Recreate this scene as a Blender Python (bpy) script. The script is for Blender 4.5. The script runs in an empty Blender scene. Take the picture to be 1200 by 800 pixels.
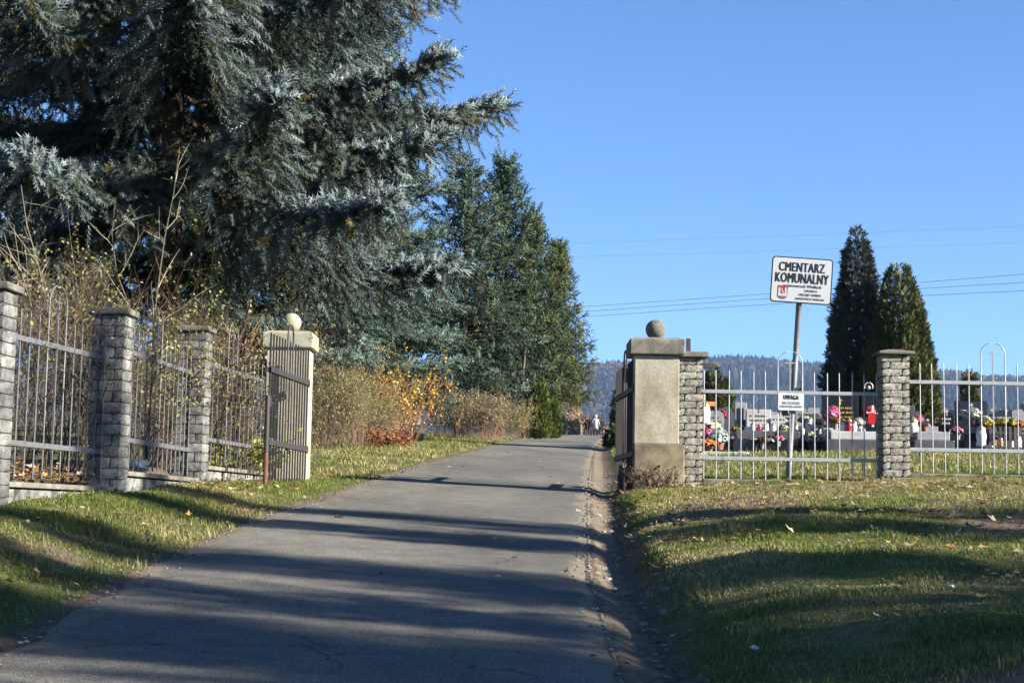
import bpy, bmesh, math, random
import numpy as np
from mathutils import Vector, Matrix
rad = math.radians
RNG = np.random.default_rng(7)
random.seed(5)
scene = bpy.context.scene
COL = scene.collection
EYE = 1.42

# ------------------------------------------------------------------ camera maths (used to read positions off the photograph)
F_PX, HOR, ROLL = 1950.0, 608.0, rad(1.0)
PITCH = math.atan((HOR - 400) / F_PX)
def at(px, py, Y):
    u, v = px - 600, -(py - 400)
    uu = u * math.cos(ROLL) - v * math.sin(ROLL); vv = u * math.sin(ROLL) + v * math.cos(ROLL)
    y = F_PX * math.cos(PITCH) - vv * math.sin(PITCH); z = F_PX * math.sin(PITCH) + vv * math.cos(PITCH)
    return Vector((uu / y * Y, Y, EYE + z / y * Y))
def X(px, Y, py=500): return at(px, py, Y).x

# ------------------------------------------------------------------ numeric helpers
def pchip(xk, yk):
    xk = np.array(xk, float); yk = np.array(yk, float)
    h = np.diff(xk); d = np.diff(yk) / h; m = np.zeros_like(yk)
    for i in range(1, len(xk) - 1):
        if d[i-1] * d[i] > 0:
            w1 = 2*h[i] + h[i-1]; w2 = h[i] + 2*h[i-1]
            m[i] = (w1 + w2) / (w1 / d[i-1] + w2 / d[i])
    m[0], m[-1] = d[0], d[-1]
    def f(x):
        x = np.clip(np.asarray(x, float), xk[0], xk[-1])
        i = np.clip(np.searchsorted(xk, x) - 1, 0, len(h) - 1)
        t = (x - xk[i]) / h[i]; t2, t3 = t*t, t*t*t
        return (2*t3-3*t2+1)*yk[i] + (t3-2*t2+t)*h[i]*m[i] + (-2*t3+3*t2)*yk[i+1] + (t3-t2)*h[i]*m[i+1]
    return f
PERM = np.random.default_rng(3).random((256, 256))
def vnoise(x, y, s=1.0, octv=3):
    x = np.asarray(x, float) * s; y = np.asarray(y, float) * s; out = 0; a = 1; tot = 0
    for _ in range(octv):
        xi = np.floor(x).astype(int); yi = np.floor(y).astype(int); fx = x - xi; fy = y - yi
        fx = fx*fx*(3-2*fx); fy = fy*fy*(3-2*fy)
        g = lambda i, j: PERM[(i) & 255, (j) & 255]
        out = out + a * ((g(xi,yi)*(1-fx)+g(xi+1,yi)*fx)*(1-fy) + (g(xi,yi+1)*(1-fx)+g(xi+1,yi+1)*fx)*fy)
        tot += a; a *= .5; x = x*2+17.3; y = y*2+5.1
    return out / tot
def sstep(a, b, x):
    t = np.clip((np.asarray(x, float) - a) / (b - a), 0, 1); return t*t*(3-2*t)

# ------------------------------------------------------------------ the lie of the land
prof = pchip([-80,-30,0,7.9,11,15,21.7,31.8,46.8,54.4,83,110,155,178,205,260,400,700,1000,4000],
             [-5.2,-2.4,.03,.73,1.03,1.36,1.82,2.49,3.40,3.91,5.55,6.98,9.15,9.8,9.7,7.5,0,-10,-12,-12])
roadR = pchip([-30,0,7.9,11.1,14.9,21.7,31.8,46.8,54.4,83,120,160,200,400], [.5,.5,.53,.557,.71,1.03,1.556,2.35,2.85,4.69,7.0,9.5,12.,24])
roadL = pchip([-30,0,7.9,11.1,14.9,21.7,31.8,46.8,54.4,83,120,160,200,400], [-2.5,-2.42,-2.37,-2.34,-2.19,-1.87,-1.34,-.55,-.05,1.79,4.1,6.6,9.,21])
bankL = pchip([-30,5,13,17,21,26,60,400], [.3,.28,.22,.14,.05,.06,.05,0])
bankR = pchip([-30,5,12,18,21,30,60,400], [.36,.36,.30,.22,.18,.13,.1,0])
fenceX = pchip([-30,13,15.34,18.25,21,22,400], [-6.9,-3.98,-3.70,-3.49,-3.1,-3.1,-3.1])
def road_z(x, y):
    c = (roadL(y) + roadR(y)) / 2
    return prof(y) - .022 * np.clip(x - c, -1.6, 1.6) * sstep(90, 60, y)
def ground(x, y):
    x = np.asarray(x, float); y = np.asarray(y, float)
    w = np.exp(-np.maximum(0, y - 26) / 40)
    base = road_z(x, y)
    u = x - roadR(y); v = roadL(y) - x
    wob = (vnoise(x*0+3.3, y, 1.1, 2) - .5) * .16 * w
    g = -.05 * sstep(.0, .16, u) * sstep(.95, .45, u) * w
    rise = bankR(y) * (.62 * sstep(.27, .58, u + wob) + .38 * sstep(.5, 1.8, u))
    rise = rise + .035*np.clip(u - 1.6, 0, 6)*sstep(11, 17, y)*sstep(60, 30, y)
    lump = (vnoise(x, y, .9, 3) - .5) * .10 + (vnoise(x, y, 3.1, 2) - .5) * .045
    z = base + np.where(u > 0, g + rise + lump * sstep(.35, 1.1, u) * w, 0)
    zl = bankL(y) * sstep(.02, 1.45, v) + lump * .8 * sstep(.1, .8, v) * w
    behind = sstep(.0, .25, fenceX(y) - .05 - x) * sstep(21.4, 20.6, y)
    zl = zl + behind * .16
    z = z + np.where(v > 0, zl, 0) - .012 * ((u < 0) & (v < 0))
    return z
def gz(x, y): return float(ground(x, y))

# ------------------------------------------------------------------ mesh builder
class MB:
    def __init__(s): s.v = []; s.f = []; s.c = []; s.n = 0
    def add(s, v, f, col=None):
        v = np.asarray(v, float).reshape(-1, 3); f = np.asarray(f, int)
        s.v.append(v); s.f.append(f + s.n); s.n += len(v)
        c = np.ones((len(v), 4)) if col is None else np.asarray(col, float)
        if c.ndim == 1: c = np.tile(np.append(c[:3], 1), (len(v), 1))
        elif c.shape[1] == 3: c = np.hstack([c, np.ones((len(c), 1))])
        s.c.append(c); return s
    def build(s, name, m, parent=None, smooth=False, loc=None):
        me = bpy.data.meshes.new(name)
        v = np.concatenate(s.v); lv = np.concatenate([f.ravel() for f in s.f])
        tot = np.concatenate([np.full(len(f), f.shape[1]) for f in s.f]); st = np.concatenate([[0], np.cumsum(tot)[:-1]])
        me.vertices.add(len(v)); me.vertices.foreach_set('co', v.ravel())
        me.loops.add(len(lv)); me.loops.foreach_set('vertex_index', lv.astype(np.int32))
        me.polygons.add(len(tot)); me.polygons.foreach_set('loop_start', st.astype(np.int32))
        me.update(calc_edges=True); me.validate()
        a = me.color_attributes.new('Col', 'FLOAT_COLOR', 'POINT'); a.data.foreach_set('color', np.concatenate(s.c).ravel())
        me.polygons.foreach_set('use_smooth', np.full(len(me.polygons), bool(smooth)))
        me.materials.append(m)
        o = bpy.data.objects.new(name, me); COL.objects.link(o)
        if parent is not None: o.parent = parent
        if loc is not None: o.location = loc
        return o
def rotz(a): c, s = math.cos(a), math.sin(a); return np.array([[c,-s,0],[s,c,0],[0,0,1]])
CUBE_F = [[0,3,2,1],[4,5,6,7],[0,1,5,4],[1,2,6,5],[2,3,7,6],[3,0,4,7]]
def box(mb, c, s, rz=0, col=None, taper=1.0, R=None):
    sx, sy, sz = s[0]/2, s[1]/2, s[2]/2; t = taper
    v = np.array([[-sx,-sy,-sz],[sx,-sy,-sz],[sx,sy,-sz],[-sx,sy,-sz],[-sx*t,-sy*t,sz],[sx*t,-sy*t,sz],[sx*t,sy*t,sz],[-sx*t,sy*t,sz]])
    M = rotz(rz) if R is None else R
    return mb.add(v @ M.T + np.array(c), CUBE_F, col)
_bc = {}
def bbox(mb, c, s, bev=.01, rz=0, col=None, seg=2):
    k = (tuple(round(q,4) for q in s), bev, seg)
    if k not in _bc:
        bm = bmesh.new(); bmesh.ops.create_cube(bm, size=1)
        for q in bm.verts: q.co = Vector((q.co.x*s[0], q.co.y*s[1], q.co.z*s[2]))
        bmesh.ops.bevel(bm, geom=bm.edges[:], offset=bev, segments=seg, affect='EDGES', profile=.5)
        bmesh.ops.triangulate(bm, faces=bm.faces[:])
        bm.verts.index_update()
        _bc[k] = (np.array([q.co for q in bm.verts]), np.array([[x.index for x in f.verts] for f in bm.faces])); bm.free()
    v, f = _bc[k]
    return mb.add(v @ rotz(rz).T + np.array(c), f, col)
def tube(mb, pts, r, n=6, col=None, cap=True):
    pts = np.asarray(pts, float); k = len(pts); r = np.broadcast_to(np.asarray(r, float), (k,))
    t = np.gradient(pts, axis=0); t /= np.linalg.norm(t, axis=1)[:, None] + 1e-9
    ref = np.array([0,0,1.]) if abs(t[0][2]) < .9 else np.array([1.,0,0])
    a = np.cross(t, ref); a /= np.linalg.norm(a, axis=1)[:, None] + 1e-9; b = np.cross(t, a)
    th = np.arange(n) * 2*np.pi/n
    v = pts[:,None,:] + r[:,None,None]*(np.cos(th)[None,:,None]*a[:,None,:] + np.sin(th)[None,:,None]*b[:,None,:])
    i = np.arange(k-1)[:,None]*n; j = np.arange(n)[None,:]; j2 = (j+1) % n
    f = np.stack([i+j, i+j2, i+n+j2, i+n+j], -1).reshape(-1, 4)
    mb.add(v, f, col)
    if cap and n > 3:
        mb.f.append(np.array([list(range(n))[::1]]) + mb.n - k*n); mb.f.append(np.array([[ (k-1)*n + q for q in range(n)][::-1]]) + mb.n - k*n)
    return mb
def lathe(mb, prof_, c=(0,0,0), n=20, col=None):
    p = np.asarray(prof_, float); k = len(p); th = np.arange(n)*2*np.pi/n
    v = np.stack([p[:,0][:,None]*np.cos(th), p[:,0][:,None]*np.sin(th), np.repeat(p[:,1][:,None], n, 1)], -1) + np.array(c)
    i = np.arange(k-1)[:,None]*n; j = np.arange(n)[None,:]; j2 = (j+1) % n
    return mb.add(v, np.stack([i+j, i+j2, i+n+j2, i+n+j], -1).reshape(-1,4), col)
def ball(mb, c, r, n=16, m=10, col=None, sq=(1,1,1)):
    a = np.linspace(-math.pi/2, math.pi/2, m)
    b = MB(); lathe(b, np.stack([np.cos(a)*r + 1e-5, np.sin(a)*r], 1), (0,0,0), n)
    return mb.add(b.v[0]*np.array(sq) + np.array(c), b.f[0], col)
def frames(D, roll):
    D = D / (np.linalg.norm(D, axis=1)[:,None] + 1e-9)
    up = np.where(np.abs(D[:,2:3]) > .95, np.array([[1.,0,0]]), np.array([[0,0,1.]]))
    A = np.cross(D, up); A /= np.linalg.norm(A, axis=1)[:,None] + 1e-9; B = np.cross(A, D)
    c, s = np.cos(roll)[:,None], np.sin(roll)[:,None]
    return D, A*c + B*s, B*c - A*s
def scatter(mb, tv, tf, P, D, S, C, rng, roll=None, cvar=None):
    """copies of a small leaf / needle template set along directions D into one crown mesh"""
    N = len(P)
    if N == 0: return mb
    E1, E2, E3 = frames(np.asarray(D, float), rng.random(N)*6.28 if roll is None else np.asarray(roll, float))
    S = np.asarray(S, float).reshape(N, 1, 1)
    V = np.asarray(P)[:,None,:] + S*(tv[None,:,0:1]*E1[:,None,:] + tv[None,:,1:2]*E2[:,None,:] + tv[None,:,2:3]*E3[:,None,:])
    K = len(tv); f = (tf[None] + (np.arange(N)*K)[:,None,None]).reshape(-1, tf.shape[1])
    c = np.repeat(np.asarray(C)[:, None, :3], K, 1)
    if cvar is not None: c = c * cvar[None, :, None]
    return mb.add(V.reshape(-1,3), f, c.reshape(-1,3))

# ------------------------------------------------------------------ materials
def newmat(name):
    m = bpy.data.materials.new(name); m.use_nodes = True; nt = m.node_tree
    return m, nt, nt.nodes['Principled BSDF'], nt.nodes['Material Output']
def nd(nt, t, **kw):
    n = nt.nodes.new(t)
    for k, v in kw.items():
        if k in n.inputs: n.inputs[k].default_value = v
        else: setattr(n, k, v)
    return n
def ramp(nt, fac, stops):
    r = nt.nodes.new('ShaderNodeValToRGB'); e = r.color_ramp.elements
    while len(e) < len(stops): e.new(.5)
    for q, (p, c) in zip(e, stops): q.position = p; q.color = (*c, 1) if len(c) == 3 else c
    nt.links.new(fac, r.inputs[0]); return r.outputs[0]
def mixc(nt, fac, a, b, mode='MIX'):
    n = nt.nodes.new('ShaderNodeMix'); n.data_type = 'RGBA'; n.blend_type = mode
    for s, q in ((0, fac), (6, a), (7, b)):
        if hasattr(q, 'is_output'): nt.links.new(q, n.inputs[s])
        else: n.inputs[s].default_value = q if s == 0 else (*q, 1)
    return n.outputs[2]
def noise(nt, scale, detail=4, rough=.6, coord=None, dist=0, stretch=None):
    tc = nt.nodes.new('ShaderNodeTexCoord'); n = nt.nodes.new('ShaderNodeTexNoise')
    n.inputs['Scale'].default_value = scale; n.inputs['Detail'].default_value = detail; n.inputs['Roughness'].default_value = rough; n.inputs['Distortion'].default_value = dist
    src = tc.outputs['Object' if coord is None else coord]
    if stretch:
        mp = nt.nodes.new('ShaderNodeMapping'); mp.inputs['Scale'].default_value = stretch; nt.links.new(src, mp.inputs[0]); src = mp.outputs[0]
    nt.links.new(src, n.inputs['Vector']); return n.outputs['Fac']
def bump(nt, b, h, strength=.4, dist=.01):
    n = nt.nodes.new('ShaderNodeBump'); n.inputs['Strength'].default_value = strength; n.inputs['Distance'].default_value = dist
    nt.links.new(h, n.inputs['Height']); nt.links.new(n.outputs[0], b.inputs['Normal'])
ALB = .76      # overall reflectance of the weathered surfaces
def kc(c): return tuple(q*ALB for q in c)
def mottled(name, c1, c2, c3=None, scale=6, rough=.8, fine=60, bs=.4, bd=.006, metal=0, spec=.4, stretch=None, usecol=False):
    c1, c2 = kc(c1), kc(c2); c3 = kc(c3) if c3 else None
    m, nt, b, o = newmat(name)
    n1 = noise(nt, scale, 5, .62, stretch=stretch); n2 = noise(nt, fine, 4, .6)
    st = [(.36, c1), (.62, c2)] if c3 is None else [(.33, c1), (.5, c2), (.68, c3)]
    c = ramp(nt, n1, st)
    c = mixc(nt, .48, c, ramp(nt, n2, [(.3, (.62,.62,.62)), (.7, (1.25,1.25,1.25))]), 'MULTIPLY')
    if usecol:
        a = nd(nt, 'ShaderNodeAttribute', attribute_name='Col'); c = mixc(nt, 1.0, c, a.outputs['Color'], 'MULTIPLY')
    nt.links.new(c, b.inputs['Base Color'])
    b.inputs['Roughness'].default_value = rough; b.inputs['Metallic'].default_value = metal; b.inputs['Specular IOR Level'].default_value = spec
    if bs: bump(nt, b, n2, bs, bd)
    return m
def leafy(name, transl=.3, rough=.6, spec=.25, scale=3):
    """foliage: the leaf's own colour (attribute Col) with a slow natural variation"""
    m, nt, b, o = newmat(name)
    a = nd(nt, 'ShaderNodeAttribute', attribute_name='Col')
    c = mixc(nt, 1.0, a.outputs['Color'], ramp(nt, noise(nt, scale, 3), [(.3, (.56,.58,.56)), (.7, (.98,.94,.90))]), 'MULTIPLY')
    nt.links.new(c, b.inputs['Base Color']); b.inputs['Roughness'].default_value = rough; b.inputs['Specular IOR Level'].default_value = spec
    if transl:
        t = nd(nt, 'ShaderNodeBsdfTranslucent'); nt.links.new(c, t.inputs[0])
        x = nd(nt, 'ShaderNodeMixShader'); x.inputs[0].default_value = transl
        nt.links.new(b.outputs[0], x.inputs[1]); nt.links.new(t.outputs[0], x.inputs[2]); nt.links.new(x.outputs[0], o.inputs[0])
    return m
def plain(name, c, rough=.6, metal=0, spec=.5, var=.15):
    m, nt, b, o = newmat(name)
    c = kc(c); c2 = tuple(q*(1-var) for q in c); c1 = tuple(min(1, q*(1+var)) for q in c)
    nt.links.new(ramp(nt, noise(nt, 14, 4), [(.35, c2), (.65, c1)]), b.inputs['Base Color'])
    b.inputs['Roughness'].default_value = rough; b.inputs['Metallic'].default_value = metal; b.inputs['Specular IOR Level'].default_value = spec
    return m

M = {}
M['needle'] = leafy('spruce_needles', .08, .65, .12, 1.5)
M['leaf'] = leafy('leaves', .35, .6, .25)
M['twig'] = leafy('twig_bark', 0, .8, .2, 8)
M['bark'] = mottled('bark', (.026,.020,.016), (.058,.044,.034), (.10,.08,.064), 5, .95, 30, .9, .03, spec=.1, stretch=(1,1,.25))
M['grass'] = leafy('grass_blades', .35, .6, .25, .8)
M['petal'] = leafy('petals', .3, .6, .3, 9)
M['concrete'] = mottled('post_concrete', (.24,.205,.145), (.38,.35,.27), (.46,.43,.34), 2.4, .9, 30, .5, .008, spec=.15, stretch=(1,1,.45))
M['capstone'] = mottled('weathered_cap_concrete', (.075,.072,.062), (.16,.15,.125), (.25,.235,.195), 5, .95, 50, .6, .008, spec=.2)
M['capstone_pale'] = mottled('pale_cap_concrete', (.24,.225,.165), (.32,.305,.225), (.39,.37,.29), 4, .9, 50, .4, .006, spec=.2)
M['plinth'] = mottled('stained_plinth', (.10,.09,.07), (.24,.195,.125), (.34,.295,.205), 2.2, .95, 40, .5, .008, spec=.2)
M['stone'] = mottled('split_block', (.15,.14,.115), (.30,.285,.245), (.44,.42,.36), 14, .9, 75, 1.0, .02, spec=.2, usecol=True)
M['stone_grey'] = mottled('grey_block', (.09,.09,.085), (.178,.177,.168), (.29,.29,.268), 9, .9, 70, .9, .015, spec=.2, usecol=True)
M['mortar'] = mottled('mortar', (.10,.095,.085), (.16,.15,.135), scale=9, rough=.95)
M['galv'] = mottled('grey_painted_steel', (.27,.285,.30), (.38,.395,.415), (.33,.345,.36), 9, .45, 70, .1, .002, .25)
M['galv_old_shaded'] = mottled('weathered_shaded_steel', (.085,.088,.095), (.155,.16,.17), (.11,.11,.11), 7, .55, 70, .1, .002, .3)  # left fence steel, with the tree shade also put into its dark tone
M['darksteel'] = mottled('dark_gate_steel', (.020,.019,.019), (.038,.036,.035), (.030,.026,.023), 7, .6, 60, .15, .002, .1)
M['rust'] = mottled('rusty_steel', (.10,.042,.025), (.16,.065,.035), (.06,.035,.026), 9, .85, 60, .5, .004)
M['pole'] = mottled('galvanised_pole', (.16,.17,.175), (.24,.25,.26), scale=6, rough=.5, bs=.05, metal=.3)
M['signwhite'] = plain('sign_white', (.56,.57,.57), .35, var=.03)
M['signblack'] = plain('sign_black', (.015,.015,.017), .4)
M['signred'] = plain('crest_red', (.42,.05,.05), .4)
M['signgrey'] = plain('crest_grey', (.16,.17,.19), .4)
M['granite'] = mottled('grey_granite', (.19,.19,.20), (.29,.29,.30), scale=3, rough=.35, fine=160, bs=.02, spec=.5)
M['granite_light'] = mottled('light_granite', (.33,.33,.33), (.45,.45,.44), scale=3, rough=.4, fine=160, bs=.02, spec=.5)
M['granite_dark'] = mottled('dark_granite', (.055,.055,.06), (.09,.09,.10), scale=3, rough=.25, fine=160, bs=.02, spec=.5)
M['black'] = plain('black_granite', (.014,.014,.016), .12, spec=.6)
M['redgranite'] = mottled('red_brown_granite', (.22,.11,.075), (.32,.17,.12), scale=3, rough=.3, fine=160, bs=.02)
M['gold'] = plain('gold_lettering', (.75,.50,.07), .35, .6)
M['white'] = plain('white_glaze', (.62,.62,.61), .3, var=.04)
M['redglass'] = plain('red_lamp_glass', (.45,.02,.025), .15)
M['orangeglass'] = plain('orange_lamp_plastic', (.75,.18,.03), .3)
M['metalcap'] = plain('lamp_cap_metal', (.45,.38,.2), .35, .7)
M['terracotta'] = plain('brown_pot', (.20,.09,.05), .7)
M['greypot'] = plain('grey_pot', (.18,.18,.18), .6)
M['woodorange'] = mottled('orange_varnished_wood', (.50,.18,.05), (.66,.27,.08), scale=5, rough=.5, stretch=(1,1,8))
M['wooddark'] = mottled('dark_tarred_wood', (.035,.03,.028), (.075,.065,.06), scale=5, rough=.8)
M['cable'] = plain('black_cable', (.02,.02,.022), .6)
M['polewood'] = mottled('grey_wood_pole', (.14,.11,.085), (.22,.18,.14), scale=4, rough=.9, stretch=(1,1,.15))
M['cloth'] = leafy('cloth', 0, .85, .15, 12)
M['stonegrey'] = mottled('gutter_stone', (.13,.12,.11), (.26,.25,.23), scale=9, rough=.9, bs=.6)
M['plastic'] = plain('white_plastic_litter', (.55,.56,.57), .35)

# asphalt ----------------------------------------------------------
def asphalt():
    m, nt, b, o = newmat('asphalt')
    ed = nd(nt, 'ShaderNodeAttribute', attribute_name='Col')          # R: nearness to an edge, G: nearness to the sandy right edge
    sep = nd(nt, 'ShaderNodeSeparateColor'); nt.links.new(ed.outputs['Color'], sep.inputs[0])
    big = noise(nt, .55, 5, .6, stretch=(1,.35,1)); mid = noise(nt, 4, 5, .65); fine = noise(nt, 95, 3, .7); speck = noise(nt, 42, 2, .5)
    c = ramp(nt, big, [(.30, (.088,.088,.086)), (.5, (.122,.121,.116)), (.70, (.168,.163,.152))])
    c = mixc(nt, .7, c, ramp(nt, mid, [(.3, (.66,.66,.67)), (.7, (1.3,1.29,1.26))]), 'MULTIPLY')
    c = mixc(nt, 1, c, ramp(nt, fine, [(.36, (.38,.38,.38)), (.5, (.98,.98,.97)), (.64, (1.85,1.82,1.75))]), 'MULTIPLY')
    c = mixc(nt, ramp(nt, speck, [(.70, (0,0,0)), (.76, (.55,.55,.55))]), c, (.24,.23,.21))
    # cracks
    tc = nd(nt, 'ShaderNodeTexCoord'); vo = nd(nt, 'ShaderNodeTexVoronoi', feature='DISTANCE_TO_EDGE'); vo.inputs['Scale'].default_value = .55
    nn = nt.nodes.new('ShaderNodeTexNoise'); nn.inputs['Scale'].default_value = 2.2; nn.inputs['Detail'].default_value = 6
    nt.links.new(tc.outputs['Object'], nn.inputs['Vector'])
    add = nd(nt, 'ShaderNodeVectorMath', operation='ADD'); scl = nd(nt, 'ShaderNodeVectorMath', operation='SCALE'); scl.inputs['Scale'].default_value = .9
    nt.links.new(nn.outputs['Color'], scl.inputs[0]); nt.links.new(tc.outputs['Object'], add.inputs[0]); nt.links.new(scl.outputs[0], add.inputs[1])
    nt.links.new(add.outputs[0], vo.inputs['Vector'])
    cr = ramp(nt, vo.outputs['Distance'], [(0, (1,1,1)), (.011, (0,0,0))])
    gate = ramp(nt, noise(nt, .8, 2), [(.52, (0,0,0)), (.6, (.8,.8,.8))])
    crm = mixc(nt, 1, cr, gate, 'MULTIPLY')
    c = mixc(nt, crm, c, (.025,.024,.023))
    # pale sand washed over the surface in streaks near the edges
    mul = nd(nt, 'ShaderNodeMath', operation='MULTIPLY_ADD'); nt.links.new(noise(nt, 3.2, 6, .7, stretch=(1,.5,1)), mul.inputs[0]); mul.inputs[1].default_value = 1.2; nt.links.new(sep.outputs[0], mul.inputs[2])
    sand = ramp(nt, mul.outputs[0], [(.92, (0,0,0)), (1.5, (.8,.8,.8))])
    c = mixc(nt, sand, c, (.20,.17,.13))
    c = mixc(nt, 1, c, (ALB*1.0,ALB*.97,ALB*.90), 'MULTIPLY')
    nt.links.new(c, b.inputs['Base Color']); b.inputs['Roughness'].default_value = .85; b.inputs['Specular IOR Level'].default_value = .3
    hm = nd(nt, 'ShaderNodeMath', operation='MULTIPLY_ADD'); nt.links.new(fine, hm.inputs[0]); hm.inputs[1].default_value = 1; nt.links.new(mid, hm.inputs[2])
    bump(nt, b, hm.outputs[0], .45, .012)
    return m
M['asphalt'] = asphalt()
def soil():
    m, nt, b, o = newmat('turf_and_soil')
    at_ = nd(nt, 'ShaderNodeAttribute', attribute_name='Col')          # R: bare dirt, G: sand, B: far meadow
    sep = nd(nt, 'ShaderNodeSeparateColor'); nt.links.new(at_.outputs['Color'], sep.inputs[0])
    n1 = noise(nt, .9, 6, .65); n2 = noise(nt, 9, 5, .7); n3 = noise(nt, 70, 3, .7)
    turf = ramp(nt, n1, [(.3, (.060,.075,.022)), (.46, (.095,.108,.036)), (.6, (.14,.13,.058)), (.74, (.17,.145,.085))])
    turf = mixc(nt, .8, turf, ramp(nt, n2, [(.3, (.6,.62,.6)), (.7, (1.35,1.3,1.2))]), 'MULTIPLY')
    dirt = ramp(nt, n2, [(.3, (.085,.062,.044)), (.55, (.14,.105,.075)), (.75, (.20,.16,.12))])
    sand = ramp(nt, n2, [(.3, (.13,.105,.075)), (.55, (.225,.185,.13)), (.75, (.31,.265,.195))])
    def mask(src, lo, hi):
        mm = nd(nt, 'ShaderNodeMath', operation='MULTIPLY_ADD'); nt.links.new(n2, mm.inputs[0]); mm.inputs[1].default_value = .8; nt.links.new(src, mm.inputs[2])
        return ramp(nt, mm.outputs[0], [(lo, (0,0,0)), (hi, (1,1,1))])
    c = mixc(nt, mask(sep.outputs[0], .62, .95), turf, dirt)
    c = mixc(nt, mask(sep.outputs[1], .66, .95), c, sand)
    c = mixc(nt, 1, c, ramp(nt, n3, [(.3, (.6,.6,.6)), (.7, (1.35,1.35,1.35))]), 'MULTIPLY')
    c = mixc(nt, 1, c, (ALB,ALB,ALB), 'MULTIPLY')
    nt.links.new(c, b.inputs['Base Color']); b.inputs['Roughness'].default_value = .95; b.inputs['Specular IOR Level'].default_value = .15
    hm = nd(nt, 'ShaderNodeMath', operation='MULTIPLY_ADD'); nt.links.new(n3, hm.inputs[0]); hm.inputs[1].default_value = .5; nt.links.new(n2, hm.inputs[2])
    bump(nt, b, hm.outputs[0], .7, .04)
    return m
M['soil'] = soil()

# ------------------------------------------------------------------ tagging
def tag(o, label=None, cat=None, group=None, kind=None):
    if label: o['label'] = label
    if cat: o['category'] = cat
    if group: o['group'] = group
    if kind or label: o['kind'] = kind or 'thing'
    return o
def thing(name, label, cat, loc=(0,0,0), rz=0, group=None):
    o = bpy.data.objects.new(name, None); COL.objects.link(o); o.empty_display_size = .2
    o.location = loc; o.rotation_euler = (0,0,rz); return tag(o, label, cat, group)
def copy_tree(o, parent=None):
    c = o.copy(); COL.objects.link(c)
    if parent is not None: c.parent = parent
    for ch in list(o.children): copy_tree(ch, c)
    return c
def in_local(mb, M4):
    inv = np.array(M4.inverted())
    mb.v = [v @ inv[:3,:3].T + inv[:3,3] for v in mb.v]; return mb

# ================================================================== GROUND AND ROAD
def grid(mbx, mby, zf, colf):
    XX, YY = np.meshgrid(mbx, mby); ZZ = zf(XX, YY)
    v = np.stack([XX, YY, ZZ], -1).reshape(-1, 3); nx, ny = len(mbx), len(mby)
    i = np.arange(ny-1)[:,None]*nx + np.arange(nx-1)[None,:]
    f = np.stack([i, i+1, i+nx+1, i+nx], -1).reshape(-1, 4)
    return MB().add(v, f, colf(XX, YY).reshape(-1, 3))
def expand(a, step, lim, k=1.12):
    out = [a]; s = step
    while abs(out[-1]) < abs(lim): s *= k; out.append(out[-1] + s)
    return out[1:]
gx = np.concatenate([expand(-4.6, -.1, -2200)[::-1], np.arange(-4.6, 5.0, .08), expand(5.0, .08, 2600)])
gy = np.concatenate([expand(4, -.3, -80)[::-1], np.arange(4, 27, .1), expand(27, .12, 3200, 1.03)])
def gcol(x, y):
    u = x - roadR(y); v = roadL(y) - x
    edge = np.where(u > 0, sstep(.52, .24, u), np.where(v > 0, sstep(.20, .0, v)*.8, 1))
    w = np.exp(-np.maximum(0, y-30)/60)
    bare = vnoise(x+40, y, .55, 3)
    patch = sstep(.50, .64, bare) * .85 * (np.abs(u) < 9) * (y < 21)
    wornR = np.exp(-((x-4.3)/1.2)**2 - ((y-14.6)/1.5)**2)*.75
    behind = sstep(0, .3, fenceX(y) - x) * (y < 22)
    sand = sstep(.02, .06, u) * sstep(.30, .15, u) + .22*sstep(.22, .0, v)*(v > 0)
    cem = (x > 3) & (y > 34) & (y < 75)
    patch = np.where(cem, sstep(.45, .6, vnoise(x, y, .5, 2))*.9, patch)
    return np.stack([np.clip(np.maximum.reduce([edge*.85, patch, wornR, behind]), 0, 1), np.clip(sand*.8, 0, 1), x*0], -1)
g = grid(gx, gy, ground, gcol).build('ground', M['soil'], smooth=True); tag(g, kind='structure')
# road sheet with ragged edges
ry = np.concatenate([np.arange(-30, 4, .5), np.arange(4, 30, .1), np.arange(30, 90, .4), np.arange(90, 215, 1.5)])
nc = 29; t = np.linspace(0, 1, nc)
wl = (vnoise(ry*0+1.2, ry, 1.7, 4)-.5)*.30; wr = (vnoise(ry*0+9.2, ry, 1.5, 4)-.5)*.16
Lx = roadL(ry)+wl; Rx = roadR(ry)+wr
XX = Lx[:,None]*(1-t) + Rx[:,None]*t; YY = np.repeat(ry[:,None], nc, 1)
ZZ = road_z(XX, YY) + .012 + (vnoise(XX, YY, .7, 2)-.5)*.025 - .02*np.maximum(sstep(.04, 0, t), sstep(.97, 1, t))[None,:]
near = np.maximum(sstep(.13, 0, t)*.62, sstep(.92, 1, t)*.66)[None,:] * np.ones_like(XX)
rc = np.stack([near, near*0, near*0], -1).reshape(-1, 3)
i = np.arange(len(ry)-1)[:,None]*nc + np.arange(nc-1)[None,:]
rmb = MB().add(np.stack([XX,YY,ZZ], -1).reshape(-1,3), np.stack([i, i+1, i+nc+1, i+nc], -1).reshape(-1,4), rc)
tag(rmb.build('road', M['asphalt'], smooth=True), kind='structure')

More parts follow.
